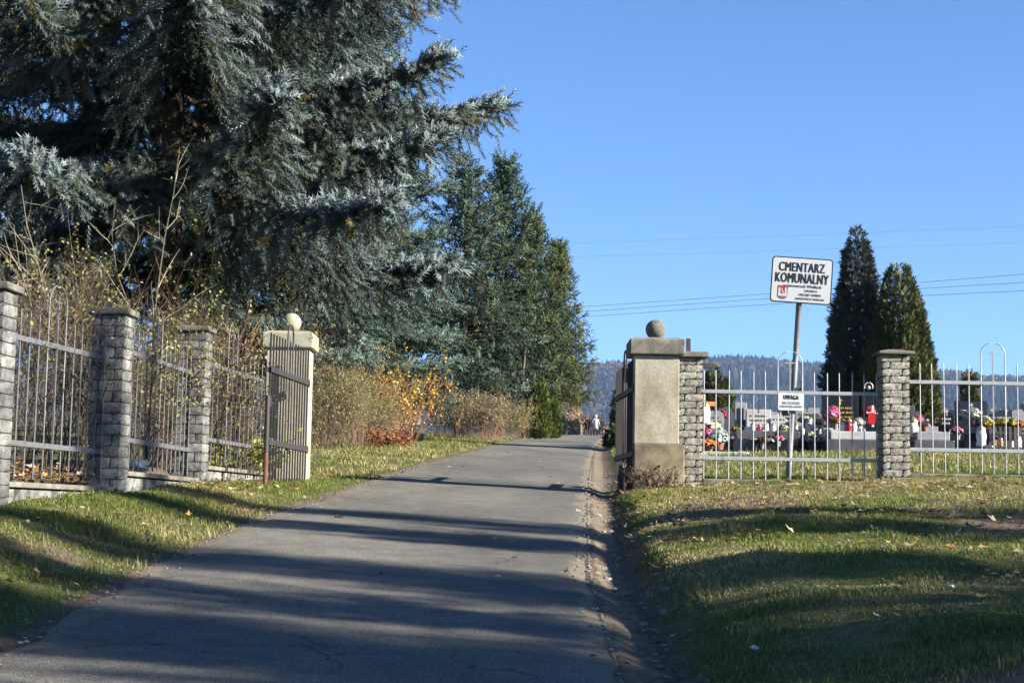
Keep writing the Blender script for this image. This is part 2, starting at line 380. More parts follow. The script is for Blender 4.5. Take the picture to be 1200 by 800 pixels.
# hill far behind and its woods
def hill_h(x, y):
    ridge = sstep(950, 2250, y + 140*(vnoise(x, y*0, .0016, 3)-.5)) 
    top = .0866*2250 + 52*(vnoise(x+500, y*0+3, .0026, 4)-.5)
    return -14 + (top+14)*ridge**.9 + 34*(vnoise(x, y, .004, 3)-.5)*ridge - 60*sstep(2350, 3000, y)
hx = np.linspace(-1500, 1500, 90); hy = np.linspace(930, 3000, 70)
m_, nt, b, o_ = newmat('hill_floor')
nt.links.new(ramp(nt, noise(nt, .02, 5), [(.35, (.035,.04,.022)), (.65, (.09,.065,.045))]), b.inputs['Base Color']); b.inputs['Roughness'].default_value = 1
tag(grid(hx, hy, hill_h, lambda x, y: np.ones(x.shape+(3,))).build('hill', m_, smooth=True), kind='structure')
def hill_forest():
    rng = np.random.default_rng(11); n = 24000
    y = np.sqrt(rng.uniform(1150**2, 2420**2, n)); x = y*rng.uniform(-.22, .38, n); z = hill_h(x, y)
    kind = vnoise(x, y, .006, 3) + rng.normal(0, .09, n) + .10*sstep(1900, 1300, y)
    mb = MB(); th = np.arange(6)*math.pi/3
    con = kind < .56
    # conifers: two stacked six-sided skirts
    tv = np.concatenate([np.stack([np.cos(th)*.26, np.sin(th)*.26, th*0+.08], 1), [[0,0,.72]], np.stack([np.cos(th+.5)*.17, np.sin(th+.5)*.17, th*0+.45], 1), [[0,0,1]]])
    tf = np.array([[a, (a+1)%6, 6] for a in range(6)] + [[7+a, 7+(a+1)%6, 13] for a in range(6)])
    P = np.stack([x,y,z], 1)[con]; N = len(P); h = rng.uniform(9, 17, N)
    V = P[:,None] + tv[None]*np.stack([h*rng.uniform(.8,1.2,N)]*2+[h], 1)[:,None]
    c = np.array([.012,.020,.020])*rng.uniform(.7,1.4,(N,1))
    mb.add(V.reshape(-1,3), (tf[None]+(np.arange(N)*14)[:,None,None]).reshape(-1,3), np.repeat(c, 14, 0))
    bm = bmesh.new(); bmesh.ops.create_icosphere(bm, subdivisions=1, radius=1); bm.verts.index_update()
    bv = np.array([q.co for q in bm.verts]); bf = np.array([[q.index for q in f.verts] for f in bm.faces]); bm.free()
    P = np.stack([x,y,z], 1)[~con]; N = len(P); r = rng.uniform(2.6, 4.8, N)
    jit = rng.uniform(.65, 1.35, (N, len(bv), 1))
    V = P[:,None] + np.array([0,0,1.])*r[:,None,None]*1.4 + bv[None]*jit*np.stack([r, r, r*1.5], 1)[:,None]
    pal = np.array([[.045,.034,.033],[.056,.040,.036],[.036,.031,.032],[.10,.056,.030],[.068,.050,.030],[.024,.028,.020]])
    c = pal[rng.choice(6, N, p=[.3,.22,.2,.1,.1,.08])]*rng.uniform(.8,1.2,(N,1))
    mb.add(V.reshape(-1,3), (bf[None]+(np.arange(N)*len(bv))[:,None,None]).reshape(-1,3), np.repeat(c, len(bv), 0))
    o = mb.build('hill_forest', leafy('far_woods', 0, .95, .05, .05))
    tag(o, 'hazy spruce and bare brown woods covering the far hill behind the cemetery', 'forest', kind='stuff')
hill_forest()

# ================================================================== VEGETATION
def shoot_template(n, rng, L=1.0, r=.17, w=.035, fwd=.75):
    v = []; f = []
    for k in range(n):
        tt = (k+.5)/n*.95; ph = k*2.4 + rng.uniform(-.3,.3)
        d = np.array([fwd, math.cos(ph), math.sin(ph)]); d /= np.linalg.norm(d)
        side = np.cross(d, [1,0,0]); side /= np.linalg.norm(side)
        b0 = np.array([tt*L, 0, 0]); ln = r*rng.uniform(.85,1.25)*1.25*(1 - .35*max(0, tt-.7)/.3)
        i = len(v); v += [b0 - side*w, b0 + side*w, b0 + d*ln]; f.append([i,i+1,i+2])
    i = len(v); v += [[0,-.012,0],[0,.012,0],[L*1.02,0,0]]; f.append([i,i+1,i+2])
    return np.array(v), np.array(f)
def spruce(seed, H, R, z0, pw, dz, nbr, step, slen, sh, needles, hang, e_lo, e_hi, tipup, cols, sag=.22, r_sh=.2, trunk_r=None, density=1.0, wneed=.04, lf=.62, plume=0, tip_pale=True):
    """one spruce: tapered trunk + limbs, and a crown of needle shoots hung along every limb"""
    rng = np.random.default_rng(seed); wood = MB()
    P, D, S, C = [], [], [], []
    tr = trunk_r or H*.013
    zs = np.linspace(0, H, 14); wob = np.cumsum(rng.normal(0, .02, (14,2)), 0)
    tube(wood, np.column_stack([wob, zs - .3*(zs == 0)]), tr*(1.25*np.exp(-zs/.5)*.35 + (1 - zs/H)*.95 + .03), 9, (1,1,1))
    z = z0
    cols = [np.array(c) for c in cols]
    while z < H - .25:
        rel = (z - z0)/(H - z0)
        Lm = R*(1-rel)**pw*min(1, .78+rel*2.2)
        for k in range(nbr):
            az = rng.uniform(0, 2*math.pi) if nbr < 4 else (k + rng.uniform(-.35,.35))*2*math.pi/nbr + z*2.1
            L = max(.25, Lm*rng.uniform(.72, 1.12)); e = e_lo + (e_hi-e_lo)*rel + rng.normal(0,.09)
            ca, sa = math.cos(az), math.sin(az)
            zb = z + rng.uniform(-.5,.5)*dz
            ss = np.linspace(0, 1, 9)
            def cur(s): return L*(math.tan(e)*s - sag*s*s*(1-rel) + tipup*s**4)
            bend = rng.normal(0,.10)
            def pos(s):
                r_ = L*s; a_ = az + bend*s
                return np.array([math.cos(a_)*r_, math.sin(a_)*r_, zb + cur(s)])
            pts = np.array([pos(s) for s in ss])
            tube(wood, pts, np.maximum(.006, (.011*L+.012)*(1-ss*.9)), 4, (1,1,1), False)
            ns = max(3, int(L*.9/step*density))
            for s in np.linspace(.08 if L < 1.5 else .12, 1, ns):
                s = min(1, s + rng.uniform(-.3,.3)/ns); p0 = pos(s); tan = pos(min(1,s+.03)) - pos(s-.03); tan /= np.linalg.norm(tan)
                for sd in (-1, 1):
                    l = min(slen*(.35 + .9*L/R), lf*L*(1-s)+.20*L/R+.12)*rng.uniform(.6,1.15)
                    sp = rng.uniform(.65, 1.2)*sd
                    hd = np.array([tan[0]*math.cos(sp)-tan[1]*math.sin(sp), tan[0]*math.sin(sp)+tan[1]*math.cos(sp), tan[2]*.5])
                    hg = hang*rng.uniform(.45, 1.4)*(1-.6*rel)
                    br = rng.random()**1.5; m = max(1, int(l/(sh*.42)))
                    for q in range(m):
                        tt = (q+.6)/m
                        pp = p0 + hd*l*tt*(1-.25*hg*tt) + np.array([0,0,-hg*l*tt**1.4])
                        dd = hd*(1-.5*hg*tt) + np.array([0,0,-hg*1.2*tt]) + rng.normal(0,.32,3)
                        P.append(pp); D.append(dd); S.append(sh*rng.uniform(.75,1.2))
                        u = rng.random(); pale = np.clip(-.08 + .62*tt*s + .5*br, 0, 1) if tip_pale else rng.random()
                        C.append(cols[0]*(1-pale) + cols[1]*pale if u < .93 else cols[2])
                # a shoot on the upper side and, at the end, the leader
                P.append(p0); D.append(-tan*.2 + np.array([0,0,-.8]) + rng.normal(0,.45,3)); S.append(sh*rng.uniform(.9,1.4)); C.append(cols[0])
                P.append(p0); D.append(tan + np.array([0,0,.35]) + rng.normal(0,.25,3)); S.append(sh*rng.uniform(.8,1.1)); C.append(cols[0]*.5+cols[1]*.5)
            for q in range(int(plume*L)):
                s = rng.uniform(.5, 1)**.7; p0 = pos(s); a_ = rng.uniform(-1.3, 1.3)
                tan = pos(min(1,s+.03)) - pos(s-.03); tan /= np.linalg.norm(tan)
                P.append(p0 + rng.normal(0,.05,3)); D.append([tan[0]*math.cos(a_)-tan[1]*math.sin(a_), tan[0]*math.sin(a_)+tan[1]*math.cos(a_), tan[2]+rng.uniform(-.3,.75)]); S.append(sh*rng.uniform(.8,1.3)); C.append(cols[1]*rng.uniform(.6,1.12))
            for q in range(3):
                P.append(pos(1)); D.append(tan + np.array([0,0,.5*(q == 0)]) + rng.normal(0,.22,3)); S.append(sh*1.25); C.append(cols[1])
        z += dz*(1 - .45*rel)*rng.uniform(.8,1.2)
    for q in range(10):
        P.append([wob[-1][0], wob[-1][1], H-.08*q]); D.append([rng.normal(0,.4),rng.normal(0,.4),1]); S.append(sh); C.append(cols[1])
    P = np.array(P, float); D = np.array(D, float); S = np.array(S); C = np.array(C)*rng.uniform(.75,1.25,(len(P),1))
    crown = MB(); part = rng.integers(0, 3, len(P))
    for k in range(3):
        tv, tf = shoot_template(needles, rng, 1.0, r_sh, wneed)
        q = part == k; scatter(crown, tv, tf, P[q], D[q], S[q], C[q], rng)
    return wood, crown
def tree_thing(name, label, loc, wood, crown, cat='tree', group=None, leafmat='needle', barkm='bark'):
    t = thing(name, label, cat, loc, 0, group)
    wood.build('trunk', M[barkm], t, smooth=True); crown.build('crown', M[leafmat], t)
    return t
def on_ground(px, Y, py=500, dz=0):
    x = X(px, Y, py); return (x, Y, gz(x, Y)+dz)

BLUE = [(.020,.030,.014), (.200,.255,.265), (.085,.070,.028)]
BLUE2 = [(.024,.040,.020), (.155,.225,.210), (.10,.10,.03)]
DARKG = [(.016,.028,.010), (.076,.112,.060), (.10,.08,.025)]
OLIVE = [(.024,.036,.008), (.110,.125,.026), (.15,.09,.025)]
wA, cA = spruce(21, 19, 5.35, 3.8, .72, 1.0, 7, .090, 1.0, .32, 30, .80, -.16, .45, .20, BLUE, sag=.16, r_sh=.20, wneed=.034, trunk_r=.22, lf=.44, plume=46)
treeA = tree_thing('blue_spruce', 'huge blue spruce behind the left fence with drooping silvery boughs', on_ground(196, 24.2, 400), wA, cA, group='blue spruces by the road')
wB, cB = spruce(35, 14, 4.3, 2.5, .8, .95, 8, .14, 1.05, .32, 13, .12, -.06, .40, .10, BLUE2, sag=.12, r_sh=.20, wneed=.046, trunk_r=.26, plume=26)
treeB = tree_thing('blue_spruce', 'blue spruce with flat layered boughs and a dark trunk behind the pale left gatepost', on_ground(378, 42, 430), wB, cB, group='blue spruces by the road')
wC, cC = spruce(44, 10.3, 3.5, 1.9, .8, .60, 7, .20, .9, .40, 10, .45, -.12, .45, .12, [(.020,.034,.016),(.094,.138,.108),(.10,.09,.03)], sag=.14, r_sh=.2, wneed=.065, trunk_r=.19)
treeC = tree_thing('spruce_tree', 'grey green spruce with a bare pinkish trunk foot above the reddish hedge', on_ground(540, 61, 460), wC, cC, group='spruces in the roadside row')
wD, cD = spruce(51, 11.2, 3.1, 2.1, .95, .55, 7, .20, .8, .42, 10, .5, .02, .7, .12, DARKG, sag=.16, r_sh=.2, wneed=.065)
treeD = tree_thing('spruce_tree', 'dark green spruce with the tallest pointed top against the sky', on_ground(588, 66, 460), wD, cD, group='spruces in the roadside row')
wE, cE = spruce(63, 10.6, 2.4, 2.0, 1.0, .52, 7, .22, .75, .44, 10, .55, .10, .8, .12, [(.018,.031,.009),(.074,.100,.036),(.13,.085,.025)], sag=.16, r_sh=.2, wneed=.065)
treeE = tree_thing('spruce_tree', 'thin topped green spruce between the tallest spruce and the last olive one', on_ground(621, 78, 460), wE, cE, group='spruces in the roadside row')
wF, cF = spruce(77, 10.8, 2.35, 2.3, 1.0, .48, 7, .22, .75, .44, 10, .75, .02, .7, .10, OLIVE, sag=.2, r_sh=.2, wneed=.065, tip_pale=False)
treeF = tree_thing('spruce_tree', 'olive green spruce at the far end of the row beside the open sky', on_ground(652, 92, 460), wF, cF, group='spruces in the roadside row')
# more of the row, seen through the gaps on the far left
c = copy_tree(treeA); c.location = (-10.6, 27.5, gz(-10.6, 27.5)); c.rotation_euler.z = 2.1; c.scale = (.95,.95,.95)
c['label'] = 'dark blue spruce reaching in from the left edge of the photo'
c = copy_tree(treeB); c.location = (*on_ground(290, 35, 430),); c.rotation_euler.z = 1.2; c.scale = (.8,.8,.85)
c['label'] = 'shaded blue spruce between the huge one and the layered one'
c = copy_tree(treeC); c.location = (*on_ground(440, 52, 430),); c.rotation_euler.z = 2.6; c.scale = (.9,.9,.95); c['label'] = 'grey green spruce half hidden behind the layered blue spruce'
# the trees across the way (outside the picture) whose shade falls over the road and lawn
for k, (ys, t_, s, w_, r) in enumerate([(5.8,14,1.0,.46,.3), (7.9,19,1.15,.46,1.7), (9.6,15,.9,.36,2.9), (11.1,21,1.2,.42,4.1), (13.9,17,1.0,.38,.9), (15.5,22,1.2,.32,3.3), (3.2,17,1.1,.7,5.2)]):
    x, y = -1 + .927*t_, ys - .375*t_
    c = copy_tree(treeD); c.location = (x, y, gz(x, y)-.2); c.rotation_euler.z = r; c.scale = (s*w_, s*w_, s)
    c['label'] = ['spruce outside the frame, second from the near end of the shade row', 'spruce outside the frame standing behind the gap of the two nearest shade trees', 'shortest spruce of the shade row outside the frame', 'tallest spruce of the shade row outside the frame','spruce outside the frame, second from the far end of the shade row','spruce outside the frame whose shade falls nearest the gate','nearest spruce of the shade row outside the frame, widest of them'][k]
    c['group'] = 'shade trees across the road'

for k, (ys, t_, s, w_, r) in enumerate([(8.4,36,1.9,.34,.8)]):  # stretched tree added out of view so the shade bands merge softly
    x, y = -1 + .927*t_, ys - .375*t_
    c = copy_tree(treeE); c.location = (x, y, gz(x, y)-.2); c.rotation_euler.z = r; c.scale = (s*w_, s*w_, s)
    c['label'] = 'very tall slim spruce added unseen behind the shade row to soften its shade'; c['group'] = 'shade trees across the road'

# ---- broadleaf shrubs -------------------------------------------
LEAF_V = np.array([[0,0,0],[.5,-.32,.06],[1,0,-.05],[.5,.32,.06]]); LEAF_F = np.array([[0,1,2],[0,2,3]])
def shrub(seed, n, H, spread, twigs, leaves, leaf_s, leafcols, barkcol, r0=.009, base_w=.15, wander=.10, twig_l=.35, leaf_from=.25, lean=(0,0), sub=0, basebox=None):
    rng = np.random.default_rng(seed); wood = MB(); P, D, S, C = [], [], [], []
    leafcols = np.array(leafcols); barkcol = np.array(barkcol)
    def grow(p, d, L, r, nseg, depth):
        pts = [p]; dd = d.copy()
        for k in range(nseg):
            dd = dd + rng.normal(0, wander, 3) + np.array([0,0,.04]); dd /= np.linalg.norm(dd); pts.append(pts[-1] + dd*L/nseg)
        pts = np.array(pts); bc = barkcol*rng.uniform(.65,1.35)
        tube(wood, pts, r*(1 - np.linspace(0,.8,len(pts))), 3, bc, False); return pts
    for k in range(n):
        a = rng.uniform(0, 6.28); rr = base_w*math.sqrt(rng.random())
        if basebox: p = np.array([rng.uniform(-basebox[0], basebox[0]), rng.uniform(-basebox[1], basebox[1]), -.05])
        else: p = np.array([math.cos(a)*rr, math.sin(a)*rr, -.05])
        d = np.array([math.cos(a)*spread*rng.random()+lean[0], math.sin(a)*spread*rng.random()+lean[1], 1.]); d /= np.linalg.norm(d)
        L = H*rng.uniform(.6,1.05); pts = grow(p, d, L, r0*rng.uniform(.6,1.3), 7, 0)
        tips = [pts]
        for q in range(twigs):
            t = rng.uniform(.25, .98); i = min(6, int(t*7)); b0 = pts[i] + (pts[i+1]-pts[i])*(t*7-i)
            td = (pts[i+1]-pts[i]); td = td/np.linalg.norm(td)*.8 + rng.normal(0,.6,3); td[2] = abs(td[2])*.8+.15; td /= np.linalg.norm(td)
            tp = grow(b0, td, twig_l*rng.uniform(.5,1.3)*(1.15-t*.5), r0*.45, 4, 1); tips.append(tp)
            for w in range(sub):
                j = rng.integers(1, 4); t2 = td*.6 + rng.normal(0,.6,3); t2 /= np.linalg.norm(t2)
                tips.append(grow(tp[j], t2, twig_l*.5*rng.uniform(.5,1.2), r0*.28, 3, 2))
        for q in range(leaves):
            tp = tips[rng.integers(0, len(tips))]; t = rng.uniform(leaf_from, 1)*(len(tp)-1); i = min(len(tp)-2, int(t))
            pp = tp[i] + (tp[i+1]-tp[i])*(t-i) + rng.normal(0,.015,3)
            if pp[2] < H*.06: continue
            P.append(pp); D.append(rng.normal(0,1,3) + np.array([0,0,-.3])); S.append(leaf_s*rng.uniform(.6,1.35)); C.append(leafcols[rng.integers(0,len(leafcols))]*rng.uniform(.7,1.3))
    lv = MB()
    if P: scatter(lv, LEAF_V, LEAF_F, np.array(P), np.array(D), np.array(S), np.array(C), rng)
    return wood, lv
def shrub_thing(name, label, loc, wl, cat='shrub', group=None):
    t = thing(name, label, cat, loc, 0, group); wl[0].build('stems', M['twig'], t)
    if wl[1].v: wl[1].build('leaves', M['leaf'], t)
    return t
YG = [(.23,.24,.06),(.30,.29,.10),(.17,.19,.05),(.34,.33,.18)]
TAN = (.105,.075,.055); PALE = (.27,.235,.185)
thickets = [  # px, Y, height, stems, label
    (-25, 14.6, 1.9, 40, 'brown twig thicket reaching in behind the leftmost fence pillar'),
    (30, 15.6, 1.9, 62, 'dense dead brown twigs behind the hooped left fence panel'),
    (95, 16.9, 2.35, 60, 'twiggy shrub with pale yellow leaves above the dark middle pillar'),
    (165, 18.6, 2.2, 70, 'tangle of grey twigs behind the middle left fence panel'),
    (215, 20.2, 2.0, 52, 'shrub with olive leaves behind the sunlit left brick pillar'),
    (272, 22.4, 2.5, 62, 'twig thicket between the sunlit pillar and the pale gatepost'),
    (318, 24.6, 1.9, 40, 'low leafy twigs behind the pale left gatepost')]
for k, (px, Y, H, n, lab) in enumerate(thickets):
    leaves = [8, 14, 60, 38, 46, 42, 34][k]
    wl = shrub(100+k, n, H, .55, 7, leaves, .038, YG, TAN if k % 2 else (.105,.072,.056), r0=.0062, base_w=.75, twig_l=.6, sub=3, wander=.13)
    shrub_thing('bare_shrub', lab, on_ground(px, Y, 540), wl, group='bare shrubs behind the left fence')
# taller young trees with hardly a leaf
for k, (px, Y, H, lean, lab, lv) in enumerate([
        (150, 19.5, 4.6, (-.22,0), 'thin pale sapling leaning left behind the middle pillar', 40), (168, 20.5, 4.8, (.02,0), 'straight thin sapling rising from the middle left fence panel', 40),
        (118, 18.2, 3.6, (-.45,.0), 'pale sapling leaning far left over the dark pillar', 40), (196, 23.0, 4.2, (.06,0), 'leafy sapling climbing in front of the huge spruce trunk', 620),
        (232, 21.8, 2.9, (.45,0), 'reddish cut branch leaning right above the sunlit brick pillar', 90)]):
    wl = shrub(140+k, (2 if k < 3 else 3), H, .22 if k != 4 else .18, 9, lv, .048, YG, PALE if k != 4 else (.22,.12,.08), r0=.014 if k != 4 else .040, base_w=.12, twig_l=.8, sub=2, wander=.09, lean=lean)
    shrub_thing('young_tree', lab, on_ground(px, Y, 540), wl, 'tree', 'young trees behind the left fence')
# hedge of dry gold twigs right behind the left gatepost
GOLD = [(.25,.27,.09),(.19,.22,.06),(.34,.33,.18),(.25,.20,.09)]
for k, (px, Y, H, n, bx, lab, cols, bark) in enumerate([
        (392, 37.5, 2.1, 190, (.75,.6), 'tall straw coloured hedge beside the pale left gatepost', GOLD, (.26,.18,.125)),
        (436, 39.5, 1.6, 90, (.55,.5), 'lower end of the straw hedge left of the yellow bush', GOLD, (.25,.165,.115)),
        (545, 55, 1.62, 190, (1.15,.6), 'clipped reddish brown hedge past the yellow bush', [(.27,.24,.12),(.22,.18,.10),(.34,.31,.20)], (.27,.16,.12)),
        (592, 61, 1.5, 120, (.85,.6), 'far greener end of the clipped reddish hedge', [(.28,.26,.08),(.34,.32,.14),(.22,.18,.09)], (.28,.19,.13))]):
    wl = shrub(170+k, n, H, .34, 9, 72, .036 if k < 2 else .05, cols, bark, r0=.006, twig_l=.42, wander=.10, basebox=bx, leaf_from=.3, sub=1)
    shrub_thing('hedge', lab, on_ground(px, Y, 520), wl, 'hedge', 'dry hedges along the far verge')
wl = shrub(181, 46, 2.45, .80, 9, 36, .080, [(.56,.38,.05),(.50,.30,.04),(.60,.46,.12),(.40,.22,.04)], (.30,.14,.08), r0=.012, base_w=.40, twig_l=.5, wander=.08)
shrub_thing('yellow_bush', 'autumn bush with orange yellow leaves and red stems on the verge', on_ground(464, 40.5, 520), wl, 'shrub')
wl = shrub(182, 60, .55, .9, 4, 26, .07, [(.30,.13,.06),(.22,.10,.05),(.36,.2,.09)], (.22,.09,.06), r0=.007, base_w=.55, twig_l=.25)
shrub_thing('low_shrub', 'low rust red shrub at the foot of the yellow bush', on_ground(449, 38.3, 528), wl, 'shrub')
wl = shrub(183, 30, .32, 1.3, 5, 2, .06, [(.2,.12,.06)], (.055,.036,.028), r0=.009, base_w=.28, twig_l=.3, wander=.2)
shrub_thing('dead_twigs', 'heap of dry dark twigs at the foot of the right gatepost', on_ground(771, 20.65, 572), wl, 'twigs')
wl = shrub(184, 26, .5, 1.0, 4, 26, .06, [(.36,.36,.10),(.28,.30,.07)], (.2,.16,.1), r0=.006, base_w=.55, twig_l=.25)
shrub_thing('low_shrub', 'low pale green weed by the wall left of the pale gatepost', on_ground(272, 20.1, 560), wl, 'shrub')

# ---- thuja / cypress columns: cones of upright sprays ------------
def spray_template(n, rng):
    v = []; f = []
    for k in range(n):
        t = k/n; a = rng.uniform(-.9,.9); d = np.array([math.cos(a), math.sin(a), rng.uniform(-.35,.35)])
        b0 = np.array([t*.55, rng.uniform(-.05,.05), 0]); s = np.cross(d, [0,0,1]); s = s/np.linalg.norm(s)*.07
        i = len(v); v += [b0-s*.5, b0+d*.22+s, b0+d*.45, b0+d*.22-s]; f += [[i,i+1,i+2],[i,i+2,i+3]]
    return np.array(v), np.array(f)
def column(seed, H, R, n, s, cols, tipf=.55, up=1.1, lumps=.25):
    rng = np.random.default_rng(seed); h = H*(1 - np.sqrt(rng.random(n))*.985)*1.0; az = rng.uniform(0, 6.28, n)
    rel = h/H; rp = R*np.minimum(1, (1-rel)**tipf*1.0)*(1 - .35*np.exp(-rel*9))
    rp = rp*(1 + lumps*(vnoise(az*1.9+seed, h, 1.5, 3)-.5)*2)
    fr = np.sqrt(rng.uniform(.45, 1.03, n)); r = rp*fr
    P = np.stack([np.cos(az)*r, np.sin(az)*r, h], 1)
    D = np.stack([np.cos(az), np.sin(az), np.full(n, up)], 1) + rng.normal(0, .35, (n,3))
    c0, c1, c2 = [np.array(c) for c in cols]; u = vnoise(az*2+seed, h, 1.4, 2)[:,None]*.7 + rng.random((n,1))*.3
    C = (c0*(1-u) + c1*u); C = np.where(rng.random((n,1)) < .05, c2, C)*rng.uniform(.75,1.25,(n,1))
    mb = MB(); part = rng.integers(0,3,n)
    for k in range(3):
        tv, tf = spray_template(7, rng); q = part == k; scatter(mb, tv, tf, P[q], D[q], s*rng.uniform(.7,1.3,q.sum()), C[q], rng)
    w = MB(); tube(w, [[0,0,-.3],[0,0,H*.5],[0,0,H*.92]], [R*.09,R*.06,.01], 7)
    return w, mb
THU = [(.045,.060,.022),(.130,.140,.042),(.16,.11,.035)]
CYP = [(.034,.050,.036),(.095,.125,.098),(.13,.10,.04)]
tree_thing('cypress_tree', 'taller dark cypress with a thin bent tip beside the white sign', on_ground(1006, 46, 500), *column(5, 6.2, 1.06, 16000, .22, CYP, .62, .9, .38))
tree_thing('thuja_tree', 'broad olive thuja with a rounded top behind the right brick pillar', on_ground(1055, 45, 500), *column(6, 5.1, 1.20, 16000, .20, THU, .52, 1.6, .16))
tree_thing('thuja_bush', 'clipped bright green thuja cone below the olive spruce', on_ground(628, 62, 500), *column(8, 2.35, .66, 3600, .20, [(.06,.085,.018),(.15,.18,.035),(.15,.14,.03)], .45, 1.5, .15), cat='shrub')
tree_thing('thuja_bush', 'smaller green thuja beside the clipped cone nearer the road', on_ground(646, 66, 500), *column(9, 1.9, .42, 2200, .20, [(.045,.065,.015),(.10,.13,.03),(.13,.12,.03)], .4, 1.5, .15), cat='shrub')
tree_thing('thuja_tree', 'small pointed thuja behind the flowers next to the right gatepost', on_ground(836, 50, 500), *column(10, 2.35, .40, 1500, .24, THU, .6, 1.3, .2))
tree_thing('thuja_tree', 'small slimmer thuja behind the grey twin headstone', on_ground(848, 51, 500), *column(11, 2.15, .36, 1400, .24, THU, .6, 1.3, .2))
tree_thing('thuja_tree', 'little yellow green thuja behind the black family tomb', on_ground(1137, 52, 500), *column(12, 2.5, .38, 1500, .24, [(.05,.06,.015),(.13,.13,.03),(.15,.10,.03)], .6, 1.3, .2))
tree_thing('conifer_bush', 'dark ragged conifer bush half hidden by the right gate leaf', on_ground(724, 56, 500), *column(13, 1.8, .20, 1300, .22, CYP, .6, .8, .4), cat='shrub')
tree_thing('conifer_bush', 'low green juniper at the road edge past the right gate leaf', on_ground(722, 50, 510), *column(14, .55, .24, 900, .26, [(.04,.055,.018),(.09,.11,.035),(.12,.1,.03)], .35, .4, .3), cat='shrub')
tree_thing('conifer_bush', 'round dark yew under the far end of the spruce row', on_ground(652, 125, 500), *column(15, 1.5, .6, 1500, .5, CYP, .35, .6, .2), cat='shrub')
tree_thing('conifer_bush', 'squat grey green bush on the verge left of the walkers', on_ground(670, 156, 500), *column(16, 1.5, .6, 1500, .6, [(.06,.065,.04),(.12,.12,.07),(.14,.1,.06)], .35, .5, .3), cat='shrub')
t = thing('dead_tree', 'thin leaning bare trunk in front of the dark spruces above the hedge end', 'tree', on_ground(609, 62.5, 475))
mb = MB(); tube(mb, [[0,0,-.2],[.05,0,1.2],[.10,.02,2.4],[.19,.02,3.7]], [.085,.075,.065,.045], 8, (.15,.11,.085)); mb.build('trunk', M['twig'], t, smooth=True)
mb = MB()
for k in range(7):
    z = 1.6 + .3*k; a = k*2.3; tube(mb, [[.03*z,0,z],[.03*z+math.cos(a)*.25,math.sin(a)*.25,z+.12],[.03*z+math.cos(a)*.55,math.sin(a)*.55,z+.1]], [.018,.012,.005], 4, (.14,.10,.08), False)
mb.build('dead_branches', M['twig'], t)
# autumn trees over the brow
def blobtree(seed, H, R, n, s, cols, z0=.3):
    rng = np.random.default_rng(seed); P = rng.normal(0, 1, (n,3)); P /= np.linalg.norm(P,axis=1)[:,None]; P *= rng.random((n,1))**.4
    h = rng.random(n); rr = R*np.sqrt(1-h)*(.5+.5*np.sin(np.clip(h*4,0,1.57)))
    P = np.stack([P[:,0]*rr, P[:,1]*rr, H*(z0 + (1-z0)*h)], 1)
    lv = MB(); scatter(lv, LEAF_V, LEAF_F, P, rng.normal(0,1,(n,3)), s*rng.uniform(.6,1.3,n), np.array(cols)[rng.integers(0,len(cols),n)]*rng.uniform(.75,1.25,(n,1)), rng)
    w = MB(); tube(w, [[0,0,-.5],[.05,0,H*.5],[0,.05,H*.95]], [H*.014,H*.009,.02], 6, (.75,.73,.68))
    for k in range(16):
        z = H*(.25+.65*rng.random()); a = rng.uniform(0,6.28); l = R*rng.uniform(.5,1)*(1.1-z/H)
        tube(w, [[0,0,z],[math.cos(a)*l*.6,math.sin(a)*l*.6,z+l*.5],[math.cos(a)*l,math.sin(a)*l,z+l]], [.05,.035,.015], 4, (.4,.33,.28), False)
    return w, lv
LAR = [(.42,.22,.06),(.36,.17,.05),(.48,.29,.10)]; BRN = [(.27,.185,.14),(.24,.17,.135),(.32,.23,.16)]
for k, (px, Y, H, R, n, cols, lab) in enumerate([(674,215,8.0,1.4,900,LAR,'pale trunked birch with thin orange leaves left of the walkers'), (692,240,7.4,1.2,700,LAR,'slim orange larch rising behind the walkers'),
        (660,200,7.6,2.2,1700,BRN,'russet tree behind the round yew at the far brow'), (686,225,6.2,2.4,1200,BRN,'brown bare crown between the birch and the larch'), (707,232,6.0,2.6,1100,BRN,'brown scrub tree to the right behind the walkers'), (645,190,5.5,2.5,1200,BRN,'low russet scrub behind the thuja cones')]):
    x, y, z = on_ground(px, Y, 500)
    tree_thing('autumn_tree', lab, (x, y, z), *blobtree(200+k, H, R, n, .34, cols), group='autumn trees over the brow', leafmat='leaf', barkm='twig')

# ================================================================== MASONRY
def splitblock(mb, c, s, rng, rough, col, rz, nx=5, nz=3):
    """one split-faced block: every side is a grid pushed in and out, edges held back"""
    sx, sy, sz = s; R = rotz(rz)
    for k, (w, d, a) in enumerate(((sx, sy, 0), (sy, sx, math.pi/2), (sx, sy, math.pi), (sy, sx, -math.pi/2))):
        u = np.linspace(-w/2, w/2, nx+1); v = np.linspace(-sz/2, sz/2, nz+1); U, V = np.meshgrid(u, v)
        E = np.sin(np.linspace(0, math.pi, nx+1))[None,:]**.3 * np.sin(np.linspace(0, math.pi, nz+1))[:,None]**.3
        Dp = -d/2 - rough*E*rng.uniform(.1, 1.3, U.shape)
        p = np.stack([U, Dp, V], -1).reshape(-1,3) @ rotz(a).T @ R.T + np.array(c)
        i = np.arange(nz)[:,None]*(nx+1) + np.arange(nx)[None,:]
        mb.add(p, np.stack([i, i+1, i+nx+2, i+nx+1], -1).reshape(-1,4), col)
    box(mb, c, (sx, sy, sz*.999), rz, col)
